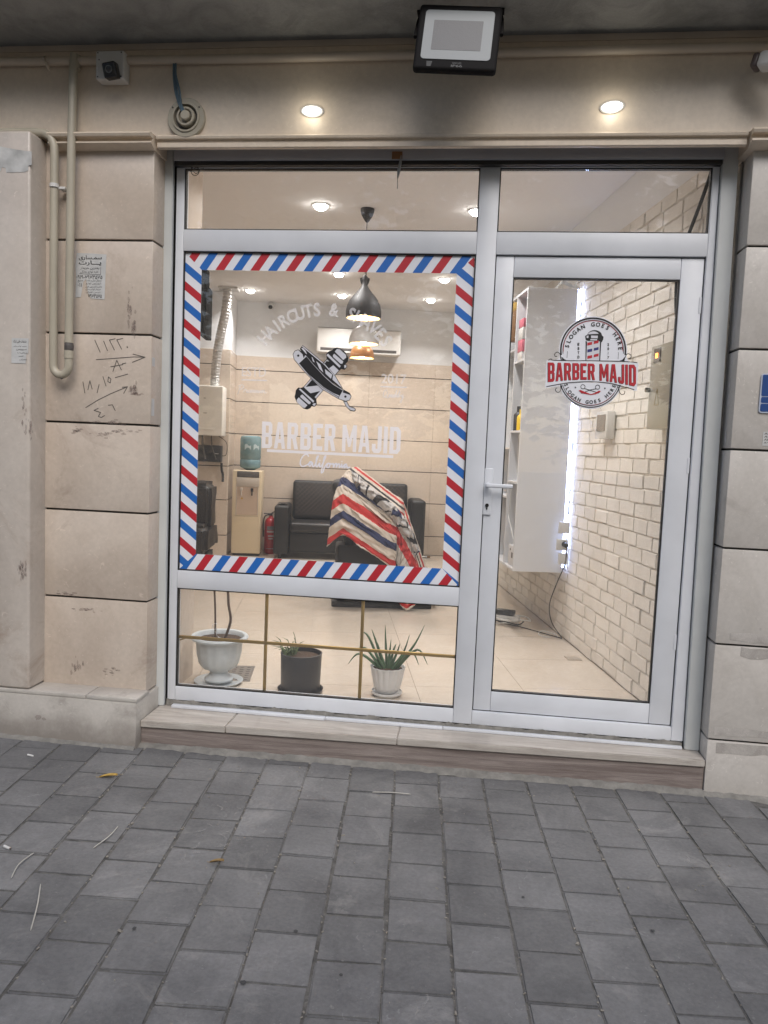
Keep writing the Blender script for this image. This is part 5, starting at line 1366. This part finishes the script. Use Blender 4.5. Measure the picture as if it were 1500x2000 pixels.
# cape: four connected cloth panels, coordinates (p, q, z) from control rows
def CPt(u, v, q):   # trace of the cloth at room depth q
    px, py = 600 + u / 4.286, 800 + v / 4.286
    d = FW + (px - 750) / FPX * RT + (1000 - py) / FPX * UP
    t = (q + ORG.dot(E2) - CAM.dot(E2)) / d.dot(E2); w_ = CAM + d * t - ORG
    return Vector((w_.dot(E1), w_.dot(E2), w_.z))
def cloth(name, rows, uvf, mat, parent, n=10, m=14, wob=.006, seed=0):
    from mathutils import noise
    R_ = [crv([CPt(*p) for p in r], n) for r in rows]; U_ = [crv([(p[0], p[1], 0) for p in r], n) for r in rows]
    mb = MB(); grid = []; uv = []
    k = len(R_[0])
    cols_ = [crv([R_[i][j] for i in range(len(R_))], m) for j in range(k)]
    ucol = [crv([U_[i][j] for i in range(len(R_))], m) for j in range(k)]
    h = len(cols_[0]); vs = []
    for j in range(k):
        for i in range(h):
            v = cols_[j][i]; nn = noise.noise(Vector((j * .35, i * .12, seed))) ; n2 = noise.noise(Vector((j * .9, i * .22 + j * .3, seed + 9))); n3 = noise.noise(Vector((j * .12, i * .9, seed + 4))); vs.append(v + Vector((n2 * wob * .5, nn * wob * 3.5 + n2 * wob * 1.6, (nn + n3) * wob * .8))); uv.append(uvf(ucol[j][i].x, ucol[j][i].y))
    fs = [(j * h + i, j * h + i + 1, (j + 1) * h + i + 1, (j + 1) * h + i) for j in range(k - 1) for i in range(h - 1)]
    mb.add(vs, fs); o = mb.build(name, mat, parent, smooth=80)
    me = o.data; ul = me.uv_layers.new(name='UVMap')
    for lp_ in me.loops: ul.data[lp_.index].uv = uv[lp_.vertex_index]
    sol = o.modifiers.new('thick', 'SOLIDIFY'); sol.thickness = .0015
    return o
def stripe_mat(name, bands, base=(.58, .51, .44)):
    m, N, L, b = nt(name); b.inputs['Roughness'].default_value = .75
    uvn = N.new('ShaderNodeUVMap'); uvn.uv_map = 'UVMap'; sx = N.new('ShaderNodeSeparateXYZ'); L.new(uvn.outputs[0], sx.inputs[0])
    cr = N.new('ShaderNodeValToRGB'); cr.color_ramp.interpolation = 'CONSTANT'
    e = cr.color_ramp.elements; e[0].position = 0; e[0].color = (*base, 1); e[1].position = bands[0][0]; e[1].color = (*bands[0][2], 1)
    x = e.new(bands[0][1]); x.color = (*base, 1)
    for a, bb, c in bands[1:]:
        x = e.new(a); x.color = (*c, 1); x = e.new(bb); x.color = (*base, 1)
    L.new(sx.outputs[1], cr.inputs[0]); L.new(cr.outputs[0], b.inputs['Base Color'])
    return m
CR, CN, CK = (.46, .025, .022), (.018, .024, .075), (.018, .017, .02)
CPE = rthing('barber_cape', 0, 0, 0, 'red, white and navy striped cape draped over the barber chair', 'cape')
CPE.location = RO
HEM = [(130, 1165), (160, 1150), (240, 1092), (300, 1057), (480, 1172), (665, 1297), (740, 1330), (1000, 1420)]
def hem_y(x):
    for a, b in zip(HEM[:-1], HEM[1:]):
        if x <= b[0]: return a[1] + (b[1] - a[1]) * (x - a[0]) / (b[0] - a[0])
    return HEM[-1][1]
mA = stripe_mat('cape_front_stripes', [(.02, .12, CR), (.29, .42, CN), (.55, .70, CR), (.86, .99, CN)])
cloth('front_drape', [[(345, 498, 2.86), (290, 560, 2.80), (262, 620, 2.76), (215, 760, 2.72), (190, 950, 2.70), (162, 1150, 2.72)],
                      [(365, 520, 2.82), (345, 600, 2.74), (330, 700, 2.69), (315, 830, 2.66), (308, 950, 2.64), (300, 1057, 2.64)],
                      [(400, 600, 2.80), (430, 690, 2.73), (450, 800, 2.70), (465, 940, 2.67), (475, 1060, 2.66), (480, 1172, 2.66)],
                      [(600, 800, 2.80), (630, 870, 2.75), (645, 960, 2.72), (655, 1070, 2.70), (660, 1190, 2.69), (665, 1297, 2.69)],
                      [(740, 880, 2.80), (748, 960, 2.77), (750, 1050, 2.75), (748, 1150, 2.74), (745, 1240, 2.74), (740, 1330, 2.74)]],
      lambda x, y: (x / 1000, max(0.001, (hem_y(x) - y) / 500)), mA, CPE, wob=.007, seed=1)
mB_ = stripe_mat('cape_top_stripes', [(.04, .14, CR), (.24, .33, CK), (.45, .54, CR), (.64, .72, CK), (.82, .92, CR)])
def ridge(x, y):
    a, b = Vector((420, 480)), Vector((805, 770)); d = (b - a).normalized(); w_ = Vector((x, y)) - a
    return (0, max(0.001, (d.x * w_.y - d.y * w_.x) / 175))
cloth('top_drape', [[(345, 496, 2.87), (380, 484, 2.95), (420, 480, 3.05)], [(375, 530, 2.84), (420, 530, 2.93), (490, 530, 3.05)], [(440, 640, 2.82), (520, 640, 2.92), (600, 615, 3.05)], [(590, 760, 2.81), (650, 740, 2.92), (700, 690, 3.05)], [(720, 850, 2.80), (770, 820, 2.90), (805, 770, 3.02)], [(760, 900, 2.80), (800, 900, 2.88), (815, 930, 2.95)]],
      ridge, mB_, CPE, wob=.005, seed=3)
mC = stripe_mat('cape_side_stripes', [(.12, .22, CR), (.33, .42, CK), (.60, .72, CR), (.9, .97, CK)])
cloth('side_drape', [[(805, 770, 3.02), (830, 830, 3.0), (870, 950, 2.97), (920, 1100, 2.95), (1000, 1325, 2.95)], [(800, 860, 2.96), (825, 930, 2.93), (860, 1040, 2.90), (905, 1180, 2.88), (960, 1330, 2.88)], [(790, 900, 2.88), (815, 960, 2.86), (845, 1060, 2.84), (880, 1190, 2.83), (925, 1340, 2.83)]],
      lambda x, y: (0, max(.001, ((x - 790) - (y - 800) * .33) / 90 + .5)), mC, CPE, wob=.008, seed=5)
mD = stripe_mat('cape_lower_stripes', [(.30, .52, CR), (.86, .92, CK)], (.52, .48, .44))
cloth('lower_drape', [[(700, 880, 2.79), (760, 930, 2.80), (850, 1040, 2.83), (890, 1190, 2.82), (935, 1340, 2.82)], [(720, 960, 2.77), (770, 1030, 2.77), (830, 1130, 2.79), (860, 1240, 2.79), (890, 1360, 2.79)], [(735, 1060, 2.76), (760, 1120, 2.76), (790, 1200, 2.76), (810, 1280, 2.76), (820, 1370, 2.76)], [(735, 1250, 2.75), (750, 1290, 2.75), (765, 1330, 2.75), (775, 1350, 2.75), (780, 1390, 2.75)]],
      lambda x, y: (0, max(.001, 1 - ((x - 720) * .75 - (y - 1050) * .42 + 130) / 260)), mD, CPE, wob=.01, seed=8)
cloth('crumpled_fold', [[(372, 520, 2.80), (395, 640, 2.76), (470, 700, 2.73), (580, 790, 2.74), (690, 890, 2.75), (760, 980, 2.77), (850, 1090, 2.79), (905, 1230, 2.81)],
      [(395, 530, 2.78), (435, 610, 2.72), (500, 665, 2.70), (600, 745, 2.71), (705, 835, 2.72), (790, 935, 2.74), (870, 1040, 2.77), (925, 1200, 2.80)],
      [(415, 535, 2.80), (480, 600, 2.76), (540, 650, 2.74), (640, 730, 2.75), (745, 815, 2.76), (815, 905, 2.78), (885, 1020, 2.80), (945, 1190, 2.82)]],
      lambda x, y: (0, max(.001, min(.999, ((x * .8 + y * .5) % 331) / 331 * .75 + .25 * abs(math.sin(x * .012 - y * .007))))), stripe_mat('cape_fold_print', [(.08, .22, CN), (.38, .42, CK), (.60, .70, CK), (.88, .91, CK)], (.50, .48, .47)), CPE, wob=.009, seed=12)
cloth('hanging_corner', [[(720, 1340, 2.76), (740, 1450, 2.77), (755, 1560, 2.78), (775, 1630, 2.79)], [(780, 1360, 2.76), (800, 1480, 2.77), (815, 1600, 2.78), (835, 1678, 2.79)], [(880, 1350, 2.78), (890, 1480, 2.79), (900, 1580, 2.80), (915, 1628, 2.80)]],
      lambda x, y: (0, max(.001, ((y - 1560) + abs(x - 835) * .55) / 130 if y > 1400 else .001)), stripe_mat('cape_corner_stripes', [(.55, .80, CR)]), CPE, wob=.006, seed=9)

# tall white cabinet on the brick wall
CB = rthing('tall_cabinet', -0.20, 2.05, 0.47, 'tall white open shelf cabinet on the brick wall, lit behind by LEDs', 'cabinet')
mb = MB(); mb.bbox((-.190, 0, 0), (.162, .018, 1.985), .0015); mb.build('side_panel', M['cabinet'], CB)
for y0_ in (.30, .74, 1.18):
    mb = MB(); mb.bbox((-.190, y0_, .019), (.150, y0_ + .016, 1.967), .0015); mb.build('divider', M['cabinet'], CB)
mb = MB(); mb.bbox((.151, .0185, .0), (.165, 1.196, 1.985), .001); mb.build('back_board', M['cabinet'], CB)
mb = MB(); mb.bbox((-.190, .0185, 1.9675), (.150, 1.196, 1.985), .0015); mb.build('top_board', M['cabinet'], CB)
mb = MB(); mb.bbox((-.190, .0185, .0), (.150, 1.196, .018), .0015); mb.build('bottom_board', M['cabinet'], CB)
for z in (1.487, .985, .62):
    for a, b in ((.0185, .2995), (.3165, .7395), (.7565, 1.1795)):
        zz = z if a < .1 else z + (.10 if z > 1 else -.12)
        mb = MB(); mb.bbox((-.188, a, zz), (.150, b, zz + .016), .001); mb.build('shelf', M['cabinet'], CB)
def shelfbox(name, mat, p, q, z, sx, sy, sz, label, cat, kind='box'):
    mb = MB()
    if kind == 'box': mb.bbox((-sx / 2, -sy / 2, 0), (sx / 2, sy / 2, sz), .003)
    else: mb.lathe([(sx / 2, 0), (sx / 2, sz * .62), (sx / 2 * .8, sz * .7), (sx / 2 * .4, sz * .75), (sx / 2 * .4, sz * .98), (.0001, sz)], n=16)
    return rtag(mb, name, mat, p, q, z, label, cat, smooth=40)
z1 = .47 + 1.503
shelfbox('product_box', M['camwhite'], -.352, 2.22, z1 + .001, .07, .12, .055, 'white crumpled carton at the bottom of the pink stack', 'box')
shelfbox('product_box', M['pink'], -.352, 2.22, z1 + .057, .07, .13, .085, 'pink carton in the middle of the stack on the upper shelf', 'box')
shelfbox('product_box', M['camwhite'], -.352, 2.22, z1 + .143, .07, .13, .085, 'white carton between the two pink cartons', 'box')
shelfbox('product_box', M['pink'], -.352, 2.215, z1 + .229, .07, .13, .06, 'pink carton on top of the stack', 'box')
z2 = .47 + 1.001
b_ = shelfbox('product_bottle', M['yellow'], -.362, 2.175, z2 + .001, .055, .055, .15, 'yellow bottle with white cap on the middle shelf', 'bottle', 'bottle')
shelfbox('product_bottle', M['terra'], -.355, 2.275, z2 + .001, .07, .07, .18, 'dark tall bottle behind the yellow bottle', 'bottle', 'bottle')
shelfbox('product_box', M['brown'], -.352, 2.50, z1 + .17, .07, .12, .22, 'dark brown box with ochre top on the inner shelf', 'box')
shelfbox('product_box', M['leafy'], -.352, 2.50, z1 + .391, .07, .12, .06, 'ochre box on top of the dark brown box', 'box')
shelfbox('socket_box', M['cabinet'], -.33, 2.20, .489, .09, .16, .15, 'white power unit with dark sockets on the bottom shelf', 'power unit')
mb = MB(); mb.box((-.376, 2.14, .55), (-.3755, 2.18, .59)); mb.box((-.376, 2.20, .60), (-.3755, 2.225, .615)); tag(mb.build('socket_openings', M['tape'], loc=RO, rot=ANG), 'dark openings of the white power unit', 'socket')
MI = rthing('wall_mirror', -.19, 3.30, .55, 'black edged mirror panel beside the white cabinet', 'mirror')
mb = MB(); mb.bbox((-.20, 0, 0), (-.15, .9, .92), .004); mb.build('mirror_frame', M['camblack'], MI)
mb = MB(); mb.bbox((-.206, .03, .03), (-.2005, .87, .89), .001); mb.build('mirror_glass', plain('mirror_silver', (.8, .8, .8), .03, 1.0), MI)
mb = MB(); mb.tube(crv([(-.395, 2.20, 1.10), (-.397, 2.21, .95), (-.398, 2.23, .85), (-.398, 2.14, .78), (-.396, 2.06, .70)]), .003, 6)
tag(mb.build('white_cable', M['wcable'], loc=RO, rot=ANG, smooth=60), 'thin white cable hanging down the front of the cabinet', 'cable')
# LED strip on the bricks behind the cabinet edge
LE = rthing('led_strip_light', -0.014, 2.085, .50, 'glowing blue white LED strip between cabinet and brick wall', 'light strip')
mb = MB(); mb.bbox((-.003, -.010, 0), (.006, .014, 1.97), .001); mb.build('strip_backing', M['camwhite'], LE)
mb = MB(); rr = random.Random(4); z = 0.005
while z < 1.95:
    h = rr.uniform(.05, .14); a = rr.uniform(-.004, .004); mb.box((-.020, -.013, z), (.004 + a, -.0105, min(z + h, 1.965))); z += h + .0005
mb.build('led_band', M['led'], LE)
# loose cable on the cabinet roof
mb = MB()
for k in range(4):
    mb.tube(crv([(-.20 + k * .02, 2.08, 2.456), (-.15, 2.10 - k * .01, 2.50 + k * .006), (-.08 + k * .01, 2.12, 2.49), (-.05, 2.08, 2.47 + k * .008), (-.02, 2.06, 2.46)]), .003, 6)
tag(mb.build('cable_bundle', M['wcable'], loc=RO, rot=ANG, smooth=60), 'tangled white cables on the cabinet roof', 'cable')
# sockets on the wall below the strip
SK = rthing('wall_socket', -0.02, 1.985, .60, 'white double wall socket with black plug beside the cabinet', 'socket')
mb = MB(); mb.bbox((-.075, -.012, .16), (.0, .012, .24), .004); mb.bbox((-.085, -.012, .04), (-.005, .012, .12), .004); mb.bbox((-.065, -.012, -.06), (.0, .012, .02), .004); mb.build('socket_plate', M['camwhite'], SK, smooth=40)
mb = MB(); mb.tube([(-.03, -.012, .085), (-.03, -.05, .08)], [.022, .016], 12); mb.build('plug', M['camblack'], SK, smooth=40)
mb = MB(); mb.tube(crv([(-.045, 1.935, .68), (-.05, 1.94, .55), (-.10, 1.95, .40), (-.13, 1.98, .25), (-.10, 2.0, .12), (-.03, 1.99, .02), (-.03, 2.02, .006), (-.12, 2.15, .006), (-.22, 2.3, .006), (-.34, 2.42, .01), (-.42, 2.45, .03)]), .0035, 6)
tag(mb.build('power_cable', M['cable'], loc=RO, rot=ANG, smooth=60), 'black cable dropping from the plug and running over the floor', 'cable')
PS = rthing('power_strip', -.325, 2.42, 0, 'grey power strip with a tangle of cables on the floor', 'power strip', rz=-.5)
mb = MB(); mb.bbox((-.16, -.03, .03), (.10, .03, .075), .006); mb.build('strip_body', M['camwhite'], PS, smooth=40)
mb = MB(); mb.bbox((-.08, -.035, .078), (.06, .03, .115), .006); mb.build('adapter', M['camblack'], PS, smooth=40)
for k, (r, mt) in enumerate(((.10, 'wcable'), (.12, 'cable'), (.085, 'wcable'), (.13, 'wcable'))):
    mb = MB(); mb.tube([(r * 1.1 * math.cos(a) + .02 * k - .02, r * .7 * math.sin(a), .008 + .012 * k + .02 * abs(math.sin(a * 1.5 + k))) for a in [i * .35 for i in range(19)]], .0045, 6); mb.build('coiled_cable', M[mt], PS, smooth=60)
mb = MB(); mb.tube(crv([(-.10, 2.02, .004), (-.16, 2.10, .004), (-.10, 2.22, .004), (-.03, 2.12, .004), (-.035, 2.03, .004)]), .003, 6)
tag(mb.build('white_cable', M['wcable'], loc=RO, rot=ANG, smooth=60), 'white cable loop on the floor against the brick wall', 'cable')
# electrical enclosure and breaker box on bricks
EB = rthing('electrical_box', -0.011, 0.52, 1.46, 'tall beige electrical enclosure on the brick wall behind the door', 'electrical box')
mb = MB(); mb.bbox((-.075, -.16, 0), (-.0, .10, .42), .004); mb.build('enclosure', M['ebox'], EB, smooth=40)
mb = MB(); mb.bbox((-.079, -.02, .335), (-.0755, .06, .405), .002); mb.build('meter_window', plain('meter_window', (.08, .06, .05), .3), EB)
mb = MB(); mb.bbox((-.0815, .005, .355), (-.0795, .035, .380), .001); mb.build('indicator', M['amber'], EB)
mb = MB(); mb.tube([(-.076, .088, .20), (-.098, .088, .20)], .012, 12); mb.build('lock_knob', M['camblack'], EB, smooth=40)
mb = MB()
for tri in ([(-.03, .12), (.02, .12), (-.005, .20)],):
    for a, b in zip(tri, tri[1:] + tri[:1]):
        mb.tube([(-.0762, a[0], a[1]), (-.0762, b[0], b[1])], .0012, 5)
mb.build('warning_triangle', M['gold'], EB)
BK = rthing('breaker_box', -0.011, 1.27, 1.42, 'small white breaker box with grey window on the brick wall', 'breaker box')
mb = MB(); mb.bbox((-.05, -.005, 0), (0, .19, .165), .004); mb.build('box_body', M['camwhite'], BK, smooth=40)
mb = MB(); mb.bbox((-.054, .02, .045), (-.0505, .165, .145), .002); mb.build('smoked_window', plain('smoked_plastic', (.17, .14, .12), .25), BK)
mb = MB()
mb.tube(crv([(-.03, .14, 2.80), (-.03, .20, 2.66), (-.03, .30, 2.52), (-.03, .42, 2.38), (-.03, .50, 2.25), (-.03, .50, 2.1), (-.03, .46, 1.95), (-.03, .43, 1.8)]), .009, 8)
tag(mb.build('power_cable', M['cable'], loc=RO, rot=ANG, smooth=60), 'thick black cable curving down the brick wall to the enclosure', 'cable')
mb = MB(); mb.bbox((-.30, 0, 0), (-.02, .02, .004), .001)
# floor drains
DG = rthing('floor_drain', -2.21, 1.02, 0.0, 'metal floor drain grate behind the white urn', 'drain')
mb = MB(); mb.bbox((-.12, -.14, .0005), (.10, .15, .0035), .001); gbase = mb.build('grate_frame', plain('dull_steel', (.22, .20, .18), .4, .6), DG)
mb = MB()
for i in range(7):
    for j in range(5): mb.box((-.10 + j * .04, -.12 + i * .038, .0036), (-.078 + j * .04, -.112 + i * .038, .0044))
mb.build('grate_slots', M['tape'], gbase)
mb = MB(); mb.bbox((-.055, -.05, .0005), (.035, .04, .004), .001); rtag(mb, 'floor_drain', plain('dull_tile_grate', (.36, .31, .25), .5), -.09, 1.50, 0, 'small square drain cover on the floor by the brick wall', 'drain')

# ================================================================ PLANTS BEHIND THE LOW PANE
UR_ = thing('urn_planter', (-1.335, 0.40, 0.0), 'tall white footed urn with two bare brown stems', 'plant pot')
fl = lambda a, h: 1 + .022 * math.cos(a * 14) if .08 < h < .24 else 1
mb = MB(); mb.lathe([(.075, .02), (.078, .028), (.064, .040), (.052, .054), (.048, .066), (.056, .076), (.088, .090), (.107, .118), (.117, .165), (.123, .232), (.127, .236), (.150, .246), (.154, .256), (.148, .264), (.132, .262), (.124, .250), (.120, .236), (.0001, .236)], n=56, wave=fl); mb.build('urn_body', M['urn'], UR_, smooth=40)
mb = MB(); mb.lathe([(.0001, .003), (.105, .003), (.128, .018), (.131, .018), (.110, .0005), (.0001, .0005)], n=40); mb.build('saucer', M['urn'], UR_, smooth=40)
mb = MB(); mb.lathe([(.121, .241), (.08, .246), (.0001, .249)], n=32); mb.build('soil', M['soil'], UR_, smooth=40)
for pts, r in (([(-.025, 0, .245), (-.027, 0, .34), (-.030, 0, .42), (-.036, 0, .52), (-.040, 0, .62)], .0055), ([(.025, .01, .245), (.048, .01, .31), (.055, .01, .36), (.042, .01, .43), (.036, .01, .50), (.016, .01, .575), (.01, .01, .62)], .0075)):
    mb = MB(); mb.tube(crv(pts, 5), r, 8); mb.build('stem', M['bark'], UR_, smooth=60)
mb = MB(); mb.tube([(-.026 + .013 * math.cos(a), -.012, .325 + .009 * math.sin(a) - a * .004) for a in [i * .5 for i in range(16)]], .0014, 5); mb.tube(crv([(-.02, -.02, .29), (.0, -.03, .262), (.03, -.03, .252)]), .002, 5); mb.build('wire_tie', M['steel'], UR_)
BPt = thing('black_planter', (-0.873, 0.36, 0.0), 'round black planter with a small tuft of grass', 'plant pot')
mb = MB(); mb.lathe([(.100, .0), (.103, .004), (.108, .20), (.110, .213), (.104, .214), (.101, .19), (.0001, .19)], n=44); mb.build('pot', M['terra'], BPt, smooth=40)
mb = MB(); mb.lathe([(.104, .001), (.115, .018), (.121, .022), (.118, .012), (.106, .0)], n=40); mb.build('saucer', M['terra'], BPt, smooth=40)
mb = MB(); mb.lathe([(.1005, .192), (.05, .196), (.0001, .195)], n=28); mb.build('soil', M['soil'], BPt)
mb = MB(); rr = random.Random(9)
for i in range(34):
    a = rr.uniform(0, 6.28); s = rr.uniform(.05, .11); b0 = Vector((-.055 + rr.gauss(0, .014), rr.gauss(0, .018), .195)); lean = rr.uniform(.5, 1.3)
    tip = b0 + Vector((math.cos(a) * s * lean, math.sin(a) * s * .7, s * rr.uniform(.3, .9))); mid = (b0 + tip) / 2 + Vector((0, 0, s * .28))
    mb.tube([b0, mid, tip], [.0032, .0026, .0003], 5)
for dx, h in ((-.03, .125), (-.025, .095), (-.018, .07)): mb.tube(crv([(-.045, 0, .195), (dx * .8 - .01, 0, .195 + h * .6), (dx - .018, 0, .195 + h)]), [.0018] * 12 + [.0006], 5)
mb.build('grass_tuft', M['grass'], BPt, smooth=60)
AP = thing('aloe_plant', (-0.418, 0.42, 0.0), 'green aloe plant in a white fluted pot', 'plant')
fl2 = lambda a, h: 1 + .075 * abs(math.cos(a * 8)) if h > .045 else 1
mb = MB(); mb.lathe([(.058, .022), (.062, .030), (.066, .046), (.078, .10), (.086, .150), (.089, .158), (.084, .158), (.078, .145), (.0001, .145)], n=64, wave=fl2); mb.build('pot', plain('white_glazed_pot', (.60, .60, .60), .4), AP, smooth=40)
mb = MB(); mb.lathe([(.0001, .002), (.06, .002), (.078, .018), (.079, .026), (.082, .026), (.083, .016), (.066, .0), (.0001, .0)], n=40); mb.build('saucer', plain('white_saucer', (.6, .6, .59), .4), AP, smooth=40)
mb = MB(); mb.lathe([(.078, .147), (.0001, .152)], n=28); mb.build('soil', M['soil'], AP)
LV = [(-.115, .0, .30, .05), (-.075, .02, .31, .02), (-.045, -.02, .25, .0), (-.02, .03, .335, .01), (.01, -.01, .27, .0), (.03, .02, .24, .02), (.085, .0, .30, -.02), (.145, .01, .355, .0), (-.165, -.02, .155, .02), (.13, -.02, .18, .04), (.165, .01, .175, .05), (-.12, -.04, .22, .03), (.05, -.04, .26, .0), (-.06, -.05, .22, .0), (.10, -.05, .22, .02)]
for i, (x, y, z, bend) in enumerate(LV):
    x *= 1.28; z = z + .035 if z > .2 else z
    b0 = Vector((x * .22, y * .3 + random.uniform(-.012, .012), .148)); tip = Vector((x, y, z)); mid = b0.lerp(tip, .45) + Vector((x * .15, 0, bend + (.02 if z > .2 else .045)))
    pts = crv([b0, mid, tip], 6); n = len(pts); mb = MB(); mb.tube(pts, [.0145 * (1 - (k / (n - 1)) ** 1.4) + .0006 for k in range(n)], 7, flat=.6); mb.build('leaf', M['aloe'], AP, smooth=60)

# ================================================================ ACROSS THE STREET (behind the camera, mirrored in the glass)
def tree(x, y, h, cr, seed, label):
    T = thing('street_tree', (x, y, -.15), label, 'tree', group='street trees across the pavement')
    rr = random.Random(seed)
    mb = MB(); mb.tube(crv([(0, 0, -.1), (.05, .03, h * .3), (-.04, 0, h * .6), (0, .05, h * .9)], 5), [.16, .15, .14, .13, .12, .11, .10, .09, .085, .08, .07, .06, .05, .045, .04, .03], 10)
    for k in range(9):
        a = rr.uniform(0, 6.28); z = h * rr.uniform(.4, .75); mb.tube([(0, 0, z), (math.cos(a) * cr * .4, math.sin(a) * cr * .4, z + h * .12), (math.cos(a) * cr * .8, math.sin(a) * cr * .8, z + h * .22)], [.05, .035, .012], 6)
    mb.build('trunk', M['bark'], T, smooth=60)
    mb = MB(); cl = [(rr.gauss(0, cr * .55), rr.gauss(0, cr * .4), h * .58 + rr.gauss(0, h * .22), cr * rr.uniform(.22, .40)) for _ in range(72)]
    for cx, cy, cz, r in cl:
        for _ in range(120):
            u = Vector((rr.gauss(0, 1), rr.gauss(0, 1), rr.gauss(0, 1))).normalized() * r * rr.random() ** .4; c = Vector((cx, cy, cz)) + u; s_ = rr.uniform(.16, .32)
            Tm = Matrix.Translation(c) @ Matrix.Rotation(rr.random() * 6.28, 4, 'Z') @ Matrix.Rotation(rr.random() * 3.1, 4, 'X')
            mb.add([tuple(Tm @ Vector(v)) for v in ((-s_, 0, 0), (0, -s_ * .5, 0), (s_, 0, 0), (0, s_ * .5, 0))], [(0, 1, 2, 3)])
    mb.build('crown', M['tleaf'], T)
M['tleaf'] = plain('tree_foliage', (.06, .09, .035), .6, var=.5, vscale=1.5)
for i, (x, y, h, cr, lb) in enumerate(((-24, -21, 12, 4.4, 'farthest to the left'), (-15.5, -20, 13, 4.6, 'second from the left'), (-7, -21, 12.5, 4.5, 'left of the viewer'), (1, -20, 13.5, 4.8, 'straight across the street'),
                                       (9.5, -21, 12.5, 4.6, 'right of the viewer'), (18, -20, 13, 4.6, 'farthest to the right'))):
    tree(x, y, h, cr, i + 11, 'dense leafy street tree across the street, ' + lb)
# marks on the paving
mb = MB(); rr = random.Random(21)
for cx, cy, n_, sp in ((-0.93, -0.72, 9, .05), (-0.86, -0.93, 14, .06), (-1.0, -1.05, 6, .05), (0.5, -0.6, 4, .03), (0.9, -0.75, 5, .04), (-0.2, -1.7, 6, .06)):
    for k in range(n_):
        a = cx + rr.gauss(0, sp * 1.3); b = cy + rr.gauss(0, sp); L_ = rr.uniform(.008, .035); an = rr.uniform(-.5, 1.6); wd = rr.uniform(.0012, .004)
        pts = [(a + math.cos(an + .3 * j) * L_ * j * .5, b + math.sin(an + .3 * j) * L_ * j * .5) for j in range(4)]
        for (x0_, y0_), (x1_, y1_) in zip(pts[:-1], pts[1:]):
            d = Vector((x1_ - x0_, y1_ - y0_)).normalized(); nx, ny = -d.y * wd, d.x * wd
            mb.add([(x0_ - nx, y0_ - ny, gz(x0_) + .0042), (x1_ - nx, y1_ - ny, gz(x1_) + .0042), (x1_ + nx, y1_ + ny, gz(x1_) + .0042), (x0_ + nx, y0_ + ny, gz(x0_) + .0042)], [(0, 1, 2, 3)])
part(mb, 'chalky_scuff', film('chalk_scuff', (.5, .48, .45), .2), PAV)
mb = MB()
for x_, y_, r in ((-0.465, -1.42, .007), (-0.55, -1.66, .009), (-1.31, -1.66, .010), (-0.93, -1.50, .007), (0.22, -1.10, .006), (-0.3, -1.58, .006), (0.61, -1.2, .007), (-1.6, -0.8, .006)):
    mb.add([(x_, y_, gz(x_) + .0052)] + [(x_ + r * rr.uniform(.75, 1.1) * math.cos(i * .5236), y_ + r * rr.uniform(.75, 1.1) * math.sin(i * .5236), gz(x_) + .0044) for i in range(12)], [(0, 1 + i, 1 + (i + 1) % 12) for i in range(12)])
part(mb, 'gum_stain', plain('dark_gum', (.05, .05, .05), .8), PAV)
